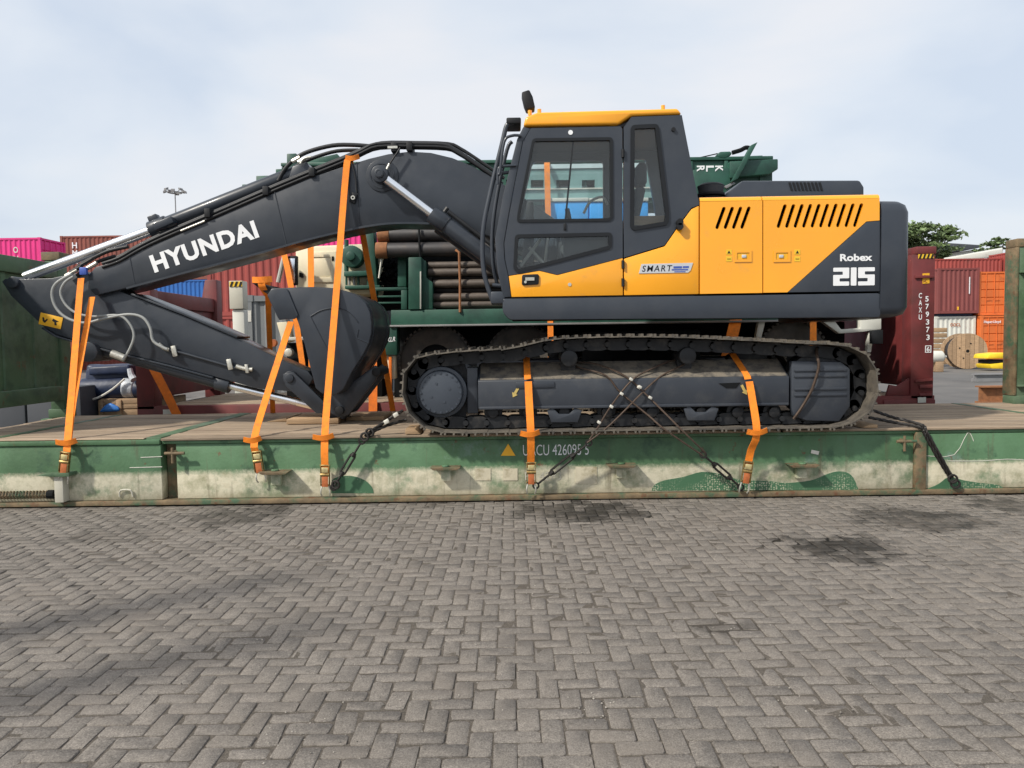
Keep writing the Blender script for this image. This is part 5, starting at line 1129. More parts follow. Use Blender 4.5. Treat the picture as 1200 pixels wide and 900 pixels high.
# right end
xr0, xr1 = P(1068, 380, YM0).x, P(1095, 380, YM0).x
pp = m_post(xr0, xr1, YM0, YM0 + .24, 2.50); m_post(xr0, xr1, YM1 - .24, YM1, 2.50)
MB().box(xr0 + .05, xr1 + .01, YM0 - .01, YM0 + .25, 2.502, 2.60).build('corner_casting', 'maroon', pp, bev=.012)
MB().box(xr0 + .02, xr1 - .05, YM0 + .243, YM1 - .243, .80, 2.35).build('end_panel', 'maroon', mrk, bev=.01)
MB().box(xr0 - .03, xr1, YM0 + .243, YM1 - .243, 2.352, 2.5).build('head_beam', 'maroon', mrk, bev=.01)
MB().box(xr0 - .35, xr1 + .02, YM0 - .02, YM0 + .30, ZM - .60, ZM - .055).build('end_foot', 'maroon', mrk, bev=.01)
MB().prism([(xr0 - .30, ZM), (xr0 - .002, ZM), (xr0 - .002, ZM + .22), (xr0 - .16, ZM + .12), (xr0 - .26, ZM + .14)], YM0 + .02, YM0 + .06).build('gusset', 'maroon', mrk, bev=.004)
MB().prism([(xr0 + .05, ZM + .20), (xr1 - .02, ZM + .22), (xr1 - .02, ZM + .19), (xr0 + .05, ZM + .17)], YM0 - .03, YM0 - .002).build('step_plate', 'maroon', mrk)
for (pxa, pya, pxb, pyb) in ((1070, 323, 1093, 326), (1075, 451, 1092, 455), (1075, 461, 1091, 464)):
    a, b = P(pxa, pya, YM0), P(pxb, pyb, YM0); MB().box(a.x + .02, b.x, YM0 - .025, YM0 - .001, b.z, a.z).build('post_rib', 'maroon', pp, bev=.004)
q = XZs([(1076, 298), (1094, 297.5), (1094, 302.5), (1076, 303)], YM0); hz = MB().prism(q, YM0 - .005, YM0 - .001).build('hazard_plate', 'hazy', pp, smooth=False)
for k in range(4): x_ = 1076.5 + k * 4.6; MB().prism(XZs([(x_, 302.8), (x_ + 2.2, 302.8), (x_ + 4, 297.8), (x_ + 1.8, 297.8)], YM0), YM0 - .008, YM0 - .0055).build('stripe', 'black', hz, smooth=False)
dq = MB().prism(XZs([(1081, 320.5), (1089, 320), (1089, 332), (1081, 332.5)], YM0), YM0 - .006, YM0 - .001).build('yellow_decal', 'decaly', pp, smooth=False)
text('CM', P(1082, 325.5, YM0 - .008), (1, 0, 0), (0, 0, 1), .05, .035, 'maroon', dq); text('HC', P(1082, 331.3, YM0 - .008), (1, 0, 0), (0, 0, 1), .05, .04, 'maroon', dq)
MB().prism(XZs([(1074, 465.5), (1083.5, 465.2), (1083.5, 471.5), (1074, 471.8)], YM0), YM0 - .034, YM0 - .030).build('white_label', 'label', pp, smooth=False)
for i, ch in enumerate('CAXU'): text(ch, P(1076.6, 349.5 + i * 8.4, YM0 - .004), (1, 0, 0), (0, 0, 1), .042, .068, 'white', mrk, bold=.02)
for i, ch in enumerate('579373'): text(ch, P(1084.2 + i * .25, 353.5 + i * 9.0, YM0 - .004), (1, 0, 0), (0, 0, 1), .044, .070, 'white', mrk, bold=.02)
bx_ = P(1085.8, 412, YM0 - .004); text('6', bx_, (1, 0, 0), (0, 0, 1), .040, .062, 'white', mrk, bold=.02)
q = [(bx_.x - .018, bx_.z - .014), (bx_.x + .06, bx_.z - .014), (bx_.x + .06, bx_.z + .078), (bx_.x - .018, bx_.z + .078)]; MB().prism(q, YM0 - .005, YM0 - .002, [inset(q, .009)]).build('check_digit_box', 'white', mrk, smooth=False)
# left end: lower folded wall between two posts
xl0 = XM0
lp = MB().box(xl0, xl0 + .23, YM0, YM0 + .22, ZM - .05, 2.20).build('corner_post', 'maroon', mrk, bev=.01)
MB().box(xl0 + .02, xl0 + .20, YM0 + .223, YM1 - .223, 1.98, 2.19).build('head_beam', 'maroon', mrk, bev=.01)
MB().box(xl0 + .06, xl0 + .16, YM0 + .223, YM1 - .223, .78, 1.978).build('end_panel', 'maroon', mrk, bev=.006)
MB().loft([[(xl0 + a, y_, z_) for a, z_ in ((0, ZM - .05), (.24, ZM - .05), (.24, 2.49), (.06, 2.49), (0, 2.2))] for y_ in (YM1 - .22, YM1)]).build('corner_post', 'maroon', mrk, bev=.01)
MB().prism(XZs([(191, 480), (207, 479.5), (207, 485), (191, 485.5)], YM0 - .02), YM0 - .022, YM0 - .018).build('white_label', 'label', lp, smooth=False)
q = P(219.5, 367, 10.9); MB().box(xl0 + .161, xl0 + .166, 10.85, 11.15, q.z - .06, q.z + .07).build('white_label', 'label', mrk)

# ================================================================== green drilling rig truck on the maroon rack
rig = thing('drill_rig_truck', (1.0, 11.2, ZM), 'dark green drilling rig truck with lowered mast standing on the maroon rack', 'drill rig')
YR = 10.12
def rp(pts, y0, y1, nm, mm, par=rig, bev=.008, at_=None): return MB().prism(XZs(pts, at_ or y0), y0, y1).build(nm, mm, par, bev=bev)
bm_ = rp([(458, 363.5), (1000, 356), (1000, 374), (458, 381)], YR, 12.25, 'chassis_beam', 'rigger')
rp([(456, 381), (1000, 373.6), (1000, 376), (456, 383.2)], YR - .03, YR + .08, 'beam_flange', 'lampmetal', bm_, .003)
rp([(462, 383.5), (990, 377), (990, 466), (462, 470)], 10.95, 12.2, 'underbody_shade_box', 'dark')  # dark box added to block light and darken the space beneath
rp([(449, 381.5), (465, 381), (465, 416), (447, 416)], YR, YR + .3, 'outrigger_box', 'rigger'); a = P(453.5, 401, YR - .005)
text('KLR', a, (1, 0, .1), (0, 0, 1), .11, .06, 'white', rig, slant=.2)
rp([(450, 416.5), (463, 416.5), (463, 444), (450, 444)], YR + .05, YR + .25, 'outrigger_leg', 'cream'); rp([(455.5, 418), (459, 418), (459, 470), (455.5, 470)], YR + .02, YR + .045, 'outrigger_ram', 'orange_d')
# tyres with lugged tread
def wheel(px):
    c = P(px, 400, 10.42); Rw = .50; zc = ZM + Rw + .004
    w_ = MB(); n = 44
    secs = []
    for y_, r_ in ((10.31, .24), (10.295, .40), (10.30, .45), (10.33, .485), (10.40, .495), (10.55, .495), (10.58, .485), (10.60, .45), (10.60, .24)):
        secs.append([(c.x + r_ * math.cos(2 * math.pi * i / n), y_, zc + r_ * math.sin(2 * math.pi * i / n)) for i in range(n)])
    w_.loft(secs, cap=False); wh = w_.build('tyre', 'tyre', rig, ang=40)
    lg = MB()
    for i in range(n):
        a = 2 * math.pi * i / n; d_ = Vector((math.cos(a), 0, math.sin(a))); t_ = Vector((-math.sin(a), 0, math.cos(a)))
        for y_, k in ((10.365, 0), (10.535, .5)): aa = a + k * 2 * math.pi / n; d_ = Vector((math.cos(aa), 0, math.sin(aa))); t_ = Vector((-math.sin(aa), 0, math.cos(aa))); lg.obox(Vector((c.x, y_, zc)) + d_ * .487, t_ * .019, (0, .075, 0), d_ * .016)
    lg.build('tread', 'tyre', wh)
    MB().cyl((c.x, 10.34, zc), (c.x, 10.56, zc), .245, n=28).cyl((c.x, 10.28, zc), (c.x, 10.35, zc), .14, n=16).build('rim', 'dark', wh, bev=.02)
    MB().cyl((c.x, 11.7, zc), (c.x, 12.0, zc), .49, n=28).build('far_tyre', 'tyre', rig, bev=.04)
for px in (511, 612, 925): wheel(px)
# body work above the beam: ladder rack, tall locker, post, machinery
for py in (339, 346.5, 354): rp([(441, py), (472, py - .4), (472, py + 1.6), (441, py + 2)], YR + .05, YR + .10, 'rack_rail', 'rigger', bev=.004)
rp([(436, 337), (476.5, 336.5), (476.5, 340), (436, 340.5)], YR + .04, YR + .14, 'rack_head', 'rigger'); rp([(470, 340), (477, 340), (477, 362.5), (470, 362.8)], YR + .03, YR + .2, 'rack_post', 'rigger'); rp([(437, 340.7), (441, 340.5), (441, 363.5), (437, 363.8)], YR + .03, YR + .2, 'rack_post', 'rigger')
lc = rp([(478.5, 301.5), (494, 301.2), (494, 362.4), (478.5, 362.8)], YR - .02, YR + .5, 'locker', 'rigger', bev=.012)
rp([(494.4, 304), (499, 306), (499, 325), (507, 331), (507, 362), (494.4, 362.4)], YR + .04, YR + .45, 'locker_side', 'rigger', lc)
rp([(492, 318), (493.6, 318), (493.6, 362), (492, 362)], YR - .03, YR - .021, 'locker_hinge', 'pale', lc, .002)
rp([(466, 300), (476, 300), (476, 336), (466, 336)], YR + .3, YR + .7, 'machinery_post', 'rigger'); rp([(428, 262), (437, 262), (442, 335), (430, 335)], YR + .25, YR + .5, 'mast_leg', 'rigger')
rp([(403, 318), (432, 317), (432, 323), (403, 324)], YR + .2, YR + .6, 'platform', 'rigger'); rp([(404, 334.5), (445, 334), (445, 338), (404, 338.5)], YR + .2, YR + .6, 'platform', 'rigger')
a = P(413, 301, YR + .3); MB().cyl((a.x, YR + .22, a.z), (a.x, YR + .7, a.z), .145, n=28).cyl((a.x, YR + .17, a.z), (a.x, YR + .22, a.z), .06, n=16).build('winch_drum', 'rigger', rig, bev=.01, ang=40)
for px in (406, 409.5, 415, 420): a, b = P(px, 324, YR + .3), P(px, 334, YR + .3); MB().cyl(a, b, .016, n=8).build('hydraulic_ram', 'lampmetal' if px % 2 else 'rigger', rig)
MB().cyl(P(406, 281, YR + .3), P(406, 318, YR + .3), .03, n=10).build('winch_post', 'rigger', rig)
rp([(424, 268), (436, 268), (436, 300), (424, 318)], YR + .75, YR + .8, 'guard_plate', 'rigger')
MB().cyl(P(447, 304, YR + .2), P(444, 326, YR + .2), .012, n=8).build('pale_rod', 'clip', rig)
mc = MB()
for i in range(40): p = P(rnd.uniform(448, 468), rnd.uniform(305, 336), YR + .4 + rnd.random() * .3); q = p + Vector((rnd.uniform(-.1, .1), rnd.uniform(-.1, .1), rnd.uniform(-.1, .1))); mc.tube([p, q], rnd.uniform(.01, .03), n=6)
mc.build('engine_clutter', 'dark', rig); rp([(443, 268), (590, 264), (590, 362), (443, 364)], 11.2, 11.3, 'body_wall', 'dark')
# cream cabinet with a panelled door at the left end, mirror
cb = rp([(346, 289), (440, 285), (440, 345), (346, 347)], 10.55, 12.1, 'cabinet', 'cream', bev=.03)
d_ = XZs([(361, 296), (394, 294.8), (394, 330.5), (361, 331.5)], 10.55); MB().prism(d_, 10.53, 10.552, [inset(d_, .07)]).build('cabinet_door_frame', 'cream', cb, bev=.004)
MB().prism(inset(d_, .072), 10.54, 10.552).build('cabinet_door_panel', 'cream', cb, bev=.006)
for px, py in ((352, 322), (354, 323), (390, 303)): a = P(px, py, 10.53); MB().box(a.x - .015, a.x + .015, 10.52, 10.552, a.z - .03, a.z + .03).build('cabinet_catch', 'dark', cb, bev=.004)
mr2 = rp([(336.5, 300), (348, 299.5), (348, 334), (336.5, 334.5)], 10.3, 10.38, 'side_mirror', 'black', bev=.015); rp([(338.5, 303), (345.5, 302.7), (345.5, 332), (338.5, 332.4)], 10.29, 10.299, 'mirror_glass', 'steel', mr2, .002)
MB().cyl(P(333, 300, 10.4), P(326, 331, 10.4), .03, n=10).build('grab_rail', 'pale', rig)
rp([(352, 347.5), (448, 345.5), (448, 470), (352, 470)], 11.1, 12.1, 'rear_frame', 'dark')
rp([(324, 378), (336, 377), (341, 400), (331, 402)], 10.3, 10.5, 'rear_lamp_bracket', 'cream'); rp([(329, 395.5), (358, 394.5), (358, 398.5), (329, 399.5)], 10.25, 10.32, 'rear_bar', 'cwhite')
a = P(320.5, 402, 10.3); MB().cyl((a.x, 10.25, a.z), (a.x, 10.33, a.z), .05, n=14).build('rear_lamp', 'redtag', rig); a = P(339, 413, 10.35); MB().cyl((a.x, 10.3, a.z), (a.x, 10.4, a.z), .055, n=14).build('spot_lamp', 'clip', rig, bev=.01)
rp([(336, 402), (357, 401), (357, 470), (336, 470)], 10.5, 10.9, 'rear_underframe', 'dark')
# lowered mast: box girder with slotted webs
YMs = 10.62
top = [(330, 200.5), (812, 191)]; bot = [(330, 242), (812, 233)]
outer = XZs([(330, 196), (905, 187.5), (905, 222), (880, 232), (330, 239)], YMs)
hl = []
for k in range(17):
    x_ = 345 + k * 31; y_ = 214 - k * .43; hl.append(XZs([(x_, y_), (x_ + 18, y_ - .3), (x_ + 18, y_ + 11), (x_, y_ + 11.3)], YMs))
ms = MB().prism(outer, YMs, YMs + .03, hl).build('mast', 'rigger', rig); MB().prism(outer, YMs + .72, YMs + .75, hl).build('mast_far_web', 'rigger', ms)
a, b = XZ(330, 196, YMs), XZ(905, 187.5, YMs)
MB().box(a[0], b[0], YMs - .04, YMs + .79, (a[1] + b[1]) / 2 + .004, (a[1] + b[1]) / 2 + .05).build('mast_top_plate', 'rigger', ms, bev=.008)
MB().box(a[0], XZ(880, 232, YMs)[0], YMs - .04, YMs + .79, XZ(600, 236, YMs)[1] - .06, XZ(600, 236, YMs)[1] - .01).build('mast_bottom_plate', 'rigger', ms, bev=.008)
for k in range(14):
    x_ = a[0] + .25 + k * .48; MB().box(x_, x_ + .05, YMs - .03, YMs - .001, XZ(600, 234, YMs)[1], a[1]).build('mast_stiffener', 'rigger', ms, bev=.004)
MB().cyl((a[0] + .1, YMs + .2, a[1] - .22), (b[0], YMs + .2, a[1] - .22), .05, n=12).build('feed_ram', 'clip', ms)
# right end of the mast: closed crown box, strut, pulley block, cable
rp([(812, 199), (856, 196.5), (856, 238), (850, 242), (812, 244)], YMs - .12, YMs - .045, 'crown_plate', 'rigger', ms)
rp([(855, 189), (912, 186), (912, 198), (902, 204), (868, 207), (855, 209)], YMs - .14, YMs + .8, 'crown_box', 'rigger', ms, bev=.015); rp([(867, 183), (894, 182), (894, 186.5), (867, 188)], YMs, YMs + .6, 'crown_cap', 'rigger', ms)
MB().obox((P(864, 208, YMs - .2) + P(879, 173, YMs - .2)) / 2, (P(879, 173, YMs - .2) - P(856, 216, YMs - .2)) * .5, (0, .04, 0), Vector((.045, 0, .02))).build('mast_strut', 'rigger', ms, bev=.01)
rp([(840, 181), (844, 177.5), (857, 177), (858, 181), (850, 185.5), (842, 184.5)], YMs - .05, YMs + .1, 'pulley_block', 'rigger', ms, bev=.02)
MB().tube([P(812, 186.5, YMs), P(841, 180, YMs)], .008, n=5).tube([P(858, 179, YMs), P(868, 176, YMs), P(874, 173, YMs), P(880, 174, YMs)], .03, n=6, smooth=3).build('hoist_cable', 'dark', ms)
rp([(849, 218), (860, 213), (862, 215), (851, 221)], YMs - .16, YMs - .121, 'brace', 'lampmetal', ms, .003)
for ch, px in (('R', 816.6), ('L', 827.4), ('K', 838)):
    p = P(px, 194.2, YMs - .125); text(ch, p + Vector((.0, -.002, 0)), (0, 0, -1), (1, 0, 0), .078, .105, 'white', ms, bold=.03)
# odd mast fittings at the left, above the boom
rp([(336, 180), (347, 179.6), (349, 204), (336, 204.5)], YMs - .05, YMs + .3, 'mast_foot_block', 'rigger', ms); rp([(323, 198), (333, 197.8), (333, 203), (323, 203.4)], YMs, YMs + .2, 'mast_foot_lug', 'rigger', ms); rp([(283.5, 216), (299, 215.6), (299, 226), (283.5, 226)], YMs - .1, YMs + .3, 'mast_guide', 'rigger', ms)
rp([(300, 206), (336, 205), (336, 240), (300, 240)], YMs, YMs + .6, 'mast_foot', 'rigger', ms); rp([(320, 206), (336, 205.6), (336, 212), (320, 212)], YMs - .04, YMs - .005, 'mast_foot_lug', 'rigger', ms)
rp([(349, 190), (395, 180), (400, 186), (349, 200)], YMs + .1, YMs + .5, 'mast_sheave_guard', 'rigger', ms)
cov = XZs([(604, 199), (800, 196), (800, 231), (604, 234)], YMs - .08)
mcv = MB().prism(cov, YMs - .08, YMs - .045, [XZs([(x_, 211), (x_ + 15, 210.8), (x_ + 15, 220), (x_, 220.2)], YMs - .08) for x_ in range(622, 790, 30)]).build('pale_mast_panel', 'teal', ms)  # paler panel over the mast where it shows through the cab window
MB().prism(XZs([(604, 193.5), (800, 190.5), (800, 195.6), (604, 198.6)], YMs - .08), YMs - .1, YMs - .042).build('mast_sunlit_strip', 'tealtop', mcv)  # near-white strip paints the sunlit top of the mast
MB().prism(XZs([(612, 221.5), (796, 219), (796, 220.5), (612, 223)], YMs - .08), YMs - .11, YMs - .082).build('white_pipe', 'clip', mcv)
# blue tanks under the mast
for x0_, x1_ in ((644, 690), (690.6, 760)): t_ = rp([(x0_, 236), (x1_, 235.4), (x1_, 266), (x0_, 266.6)], 10.40, 11.2, 'blue_tank', 'skyblue', bev=.03); rp([(x0_, 232), (x1_, 231.4), (x1_, 235.6), (x0_, 236.2)], 10.38, 11.22, 'tank_lid', 'cwhite', t_)
rp([(600, 262), (820, 259), (820, 357), (600, 362)], 11.25, 11.9, 'compressor_body', 'rigger', bev=.03)
# white lorry cab and mudguards, mostly behind the counterweight
rp([(990, 245), (1030, 245), (1040, 300), (1040, 370), (990, 372)], YR + .1, 12.2, 'lorry_cab', 'cwhite', bev=.05)
rp([(963, 376), (978, 375.5), (986, 386), (1008, 384.5), (1008, 371.5), (1033, 371), (1033, 386), (1010, 389), (984, 391)], YR, YR + .12, 'mudguard', 'cwhite', bev=.01)
rp([(889, 377), (897, 376.8), (892, 397), (886, 397)], YR, YR + .1, 'mudguard_stay', 'cwhite', bev=.006); rp([(1018, 389.5), (1024, 388.5), (1021, 413), (1016.5, 413)], YR + .02, YR + .1, 'cab_step', 'cwhite', bev=.006)
rp([(1022, 387), (1035, 386.5), (1035, 403), (1022, 403)], YR - .1, YR - .02, 'black_bracket', 'black', bev=.006)

# drill pipes carried in the rig's racks
def pipe(label, x0, x1, y, Y, r, mm, endm=None, grp='pipes racked on the drill rig'):
    a, b = P(x0, y, Y), P(x1, y - (x1 - x0) * .0125, Y); b.z = a.z
    o = thing('drill_pipe', (a.x, Y, a.z), label, 'pipe', grp)
    n = 20
    MB().cyl(a, b, r, n=n).build('tube', mm, o, ang=40, bev=.004)
    if endm: MB().cyl(a + Vector((-.035, 0, 0)), a + Vector((.12, 0, 0)), r * 1.10, n=n).build('collar', endm, o, ang=40, bev=.006); MB().cyl(a + Vector((-.037, 0, 0)), a + Vector((-.030, 0, 0)), r * .86, n=n).build('bore', 'dark', o)
    return o
pipe('upper thick dark pipe with narrow rusty collar on the rig', 446, 700, 275.5, YR + .25, .088, 'pipe_d', 'rustend')
pipe('lower thick dark pipe with broad rusty collar on the rig', 444, 700, 293.5, YR + .20, .098, 'pipe_d', 'rustend')
for i, (y_, r_, l_) in enumerate(((311, .046, 'topmost of the slim brown pipes right of the green locker'), (319.5, .055, 'second slim brown pipe from the top beside the green locker'), (332.8, .056, 'third slim brown pipe from the top beside the green locker'), (348.5, .052, 'fourth slim brown pipe from the top beside the green locker'), (357.5, .045, 'lowest of the slim brown pipes right of the green locker'))):
    pipe(l_, 502 if i < 2 else 508, 720, y_, YR + .16, r_, 'pipe_r')
for y_, l_ in ((326, 'dark pipe behind the second and third slim brown pipes'), (340.5, 'dark pipe behind the third and fourth slim brown pipes')): pipe(l_, 506, 720, y_, YR + .26, .045, 'pipe_d')
MB().tube([P(534, 293, YR + .08), P(538, 296, YR + .06), P(539, 330, YR + .06), P(539, 366, YR - .02)], .018, n=6).build('pipe_tie', 'rustend', rig); MB().tube([P(491, 266, YR + .14), P(491.5, 285, YR + .09), P(492.5, 303, YR + .1)], .016, n=6).build('pipe_tie', 'dark', rig)

# ================================================================== crated machine in navy wrapping, left, behind the rack
def c3(px, py, Y): return P(px, py, Y)
YW = 10.3
pal = thing('wooden_pallet', P(150, 487, YW), 'orange-brown wooden pallet under the navy wrapped machine', 'pallet')
for py, h_ in ((470, 3.2), (476, 2.6), (483, 3.5)):
    for k in range(3 if py > 480 else 2): o = MB().box(P(120, py, YW).x, P(183, py, YW).x, YW - .05 + k * .35, YW + .1 + k * .35, P(150, py + h_, YW).z, P(150, py - h_, YW).z).build('board', 'reelwood', pal, bev=.01)
for px in (120, 141, 166, 181): MB().box(P(px, 480, YW).x - .02, P(px, 480, YW).x + .05, YW - .07, YW + .9, P(150, 489, YW).z, P(150, 468, YW).z).build('bearer', 'reelwood', pal, bev=.01)
MB().box(P(118, 480, YW).x, P(185, 480, YW).x, YW - .03, YW + .85, .0, P(150, 487.5, YW).z).build('pallet_stack', 'dark', pal)
bag = MB().loft([[P(px, py, Y_) for px, py in ((116, 483), (124, 474), (130, 472), (140, 477), (141, 482))] for Y_ in (YW - .12, YW - .02)]).build('blue_bag', 'bluepl', bev=.03, seg=3); tag(bag, 'small blue and white plastic bag on the left of the wooden pallet', 'bag')
wm = thing('wrapped_machine', P(140, 470, YW + .3), 'machine shrouded in navy blue wrapping standing left of the maroon rack', 'machine')
def lump(pts, y0, y1, nm, mm, par=wm, bev=.05): return MB().prism(XZs(pts, y0), y0, y1).build(nm, mm, par, bev=bev, seg=3)
lump([(98, 487), (99, 432), (108, 428), (142, 428), (150, 433), (150, 450), (140, 462), (118, 470), (112, 489)], YW + .05, YW + .9, 'wrapped_body', 'bluetarp')
lump([(103, 430), (151, 427), (153, 438), (103, 440)], YW - .02, YW + .5, 'wrapped_top', 'bluetarp', bev=.03)
a, b = P(98, 457, YW + .12), P(150, 454, YW + .12); MB().cyl(a, b, .16, n=24).build('wrapped_motor', 'bluetarp', wm, bev=.03, seg=3)
a, b = P(147, 454, YW + .1), P(160, 455, YW + .1); MB().cyl(a, b, .150, .135, n=24).build('stretch_wrap_band', 'plastwrap', wm, bev=.02, seg=3)
a, b = P(160, 455.5, YW + .1), P(174, 456.5, YW + .1); MB().cyl(a, b, .130, .115, n=24).cyl(b, P(183, 453.5, YW + .1), .03, n=10).build('motor_end', 'bluetarp', wm, bev=.015)
MB().tube([P(152, 432, YW - .02), P(154, 440, YW - .03), P(157, 445, YW - .05)], .035, n=8, smooth=3, r1=.05).build('gathered_wrap', 'plastwrap', wm)
MB().tube([P(96, 471, YW - .1), P(115, 466, YW - .1), P(132, 456, YW - .1), P(146, 444, YW - .06)], .014, n=6, smooth=4).build('white_rope', 'label', wm)
lump([(100, 427), (188, 432), (188, 489), (100, 489)], YW + .91, YW + 1.2, 'wrapped_back', 'bluetarp')
gb = thing('steel_box', P(20, 490, 11), 'low grey steel box seen under the sill of the left green end wall', 'box')
for k in range(3): x0_ = -7.7 + k * .72; MB().box(x0_, x0_ + .70, 9.9, 11.0, .02, .96).build('door', 'shed', gb, bev=.02)

# ================================================================== shipping containers
def corr(mb, u0, u1, z0, z1, fn, depth=.04, per=.278):
    """corrugated wall; fn(u,d,z) -> point, d = depth behind the outer plane"""
    prof = []; n = max(1, round((u1 - u0) / per)); p = (u1 - u0) / n
    for k in range(n):
        for f, d in ((0, 0), (.26, 0), (.5, depth), (.76, depth)): prof.append((u0 + (k + f) * p, d))
    prof.append((u1, 0)); q = len(prof)
    return mb.add([fn(u, d, z) for z in (z0, z1) for u, d in prof], [(i, i + 1, q + i + 1, q + i) for i in range(q - 1)])
def container(label, x0, y0, z0, Lx, Wy, H, m, grp='stacked shipping containers', doors=None, plain=False):
    """box with corrugated walls; doors: None, 'front' (facing the yard) or 'right'"""
    o = thing('shipping_container', (x0 + Lx / 2, y0 + Wy / 2, z0), label, 'container', grp)
    x1, y1, z1 = x0 + Lx, y0 + Wy, z0 + H; e = .03
    mb = MB(); corr(mb, x0 + .14, x1 - .14, z0 + .16, z1 - .11, lambda u, d, z: (u, y0 + e + d, z))
    if doors != 'front': mb.build('side_wall', m, o, ang=20)
    mb = MB(); corr(mb, y0 + .14, y1 - .14, z0 + .16, z1 - .11, lambda u, d, z: (x0 + e + d, u, z)); mb.build('end_wall', m, o, ang=20)
    if doors != 'right': mb = MB(); corr(mb, y0 + .14, y1 - .14, z0 + .16, z1 - .11, lambda u, d, z: (x1 - e - d, u, z)); mb.build('end_wall', m, o, ang=20)
    MB().box(x0 + .06, x1 - .06, y0 + .06 + .04, y1 - .03, z0 + .12, z1 - .03).build('roof', m, o) if doors is None and not plain else MB().box(x0 + .06, x1 - .06 - (.06 if doors == 'right' else 0), y0 + .14, y1 - .03, z0 + .12, z1 - .03).build('roof', m, o)
    fr = MB()
    for a in (x0, x1 - .14):
        for b in (y0, y1 - .14): fr.box(a, a + .14, b, b + .14, z0 + .12, z1 - .12)
    for z_, h_ in ((z0 + .002, .155), (z1 - .112, .10)):
        fr.box(x0 + .142, x1 - .142, y0 + .012, y0 + .09, z_, z_ + h_); fr.box(x0 + .142, x1 - .142, y1 - .09, y1 - .012, z_, z_ + h_)
        fr.box(x0 + .012, x0 + .09, y0 + .142, y1 - .142, z_, z_ + h_); fr.box(x1 - .09, x1 - .012, y0 + .142, y1 - .142, z_, z_ + h_)
    f = fr.build('frame', m, o)
    cc = MB()
    for a in (x0 - .005, x1 - .165):
        for b in (y0 - .005, y1 - .165):
            for z_ in (z0, z1 - .118): cc.box(a, a + .17, b, b + .17, z_, z_ + .118)
    tag(cc.build('corner_castings', m, f), kind='stuff')
    if doors:
        D = (lambda u, d, z: (u, y0 + .03 + d, z)) if doors == 'front' else (lambda u, d, z: (x1 - .03 - d, u, z))
        ua, ub = (x0, x1) if doors == 'front' else (y0, y1); um = (ua + ub) / 2
        for u0_, u1_ in ((ua + .15, um - .01), (um + .01, ub - .15)):
            dm = MB(); nz_ = 5
            for k in range(nz_):
                za, zb_ = z0 + .17 + (H - .3) * k / nz_, z0 + .17 + (H - .3) * (k + 1) / nz_ - .06
                pts = [D(u0_, .0, za), D(u1_, .0, za), D(u1_, .0, zb_), D(u0_, .0, zb_)]; ptb = [D(u0_, .06, za - .03), D(u1_, .06, za - .03), D(u1_, .06, zb_ + .03), D(u0_, .06, zb_ + .03)]; dm.loft([ptb, pts])
            dl = dm.build('door', m, o)
            for t in (.28, .75):
                u_ = u0_ + (u1_ - u0_) * t; MB().cyl(D(u_, -.03, z0 + .15), D(u_, -.03, z1 - .12), .02, n=8).cyl(D(u_, -.045, z0 + .9), D(u_ + .3, -.045, z0 + .92), .015, n=6).build('lock_rod', m, dl)
    return o
def ctext(o, s, x, y, z, w_, h_, m='white'): text(s, (x, y, z), (1, 0, 0), (0, 0, 1), w_, h_, m, o, bold=.02)
HC, ST = 2.896, 2.591
# left stacks, three high
c = P(47, 278, 43.5); xr = c.x
pk = container('bright pink container on top of the far left stack', xr - 12.19, 43.5, c.z - HC, 12.19, 2.44, HC, 'pink', doors='right')
for i, s in enumerate('ONE'): ctext(pk, s, xr - 1.55, 43.5 + .02, c.z - .85 - i * .5, .26, .34, 'label')
container('second pink container under the bright pink one at far left', xr - 12.19, 43.5, c.z - 2 * HC - .01, 12.19, 2.44, HC, 'pink', doors='right')
container('bottom red container of the far left stack', xr - 12.19, 43.5, c.z - 3 * HC - .02, 12.19, 2.44, HC, 'red')
c = P(70, 276.5, 50)
bw = container('brown ribbed container on top of the stack behind the boom nose', c.x, 50, c.z - HC, 12.19, 2.44, HC, 'brown')
for i, s in enumerate('HMM'): ctext(bw, s, c.x + .75, 50.02, c.z - .8 - i * .5, .32, .38)
container('bright blue container below the brown one behind the boom', c.x, 50, c.z - 2 * HC - .01, 12.19, 2.44, HC, 'cblue')
container('bottom brown container of the stack behind the boom nose', c.x, 50, c.z - 3 * HC - .02, 12.19, 2.44, HC, 'brown')
c2 = c.x + 12.5
container('brown container right of the brown top one, mostly behind the boom', c2, 50, c.z - 2 * HC - .01, 12.19, 2.44, HC, 'brown'); container('bottom blue container behind the grey container', c2, 50, c.z - 3 * HC - .02, 12.19, 2.44, HC, 'cblue')
c = P(244, 360, 30)
container('rust red ribbed container seen between the boom and the bucket', c.x, 30, 2.6, 6.06, 2.44, ST, 'red'); container('lower red container under the one between boom and bucket', c.x, 30, 0, 6.06, 2.44, ST, 'red')
c = P(316, 310, 40); container('far pink container glimpsed right of the rust red one', c.x - .5, 40, 2.9 + 1.35, 12.19, 2.44, HC, 'pink'); container('far pink container at ground level behind the rig', c.x - .5, 40, 1.35, 12.19, 2.44, HC, 'pink')
c = P(285.5, 346, 14.2); gc = container('grey container end beside the white hazard post', c.x, 14.2, c.z - ST, 2.44, 6.06, ST, 'cgrey', plain=True)
MB().prism(XZs([(289, 364), (294.5, 363.8), (294.5, 377), (289, 377.2)], 14.2), 14.2 - .008, 14.2 - .002).build('white_label', 'label', gc, smooth=False)
wp_ = thing('rack_end_post', P(276, 470, 13.2), 'white end post with yellow and black hazard stripes behind the arm', 'post')
a, b = P(268.5, 345, 13.2), P(284.5, 345, 13.2); z9 = P(276, 329, 13.2).z; z8 = P(276, 362, 13.2).z
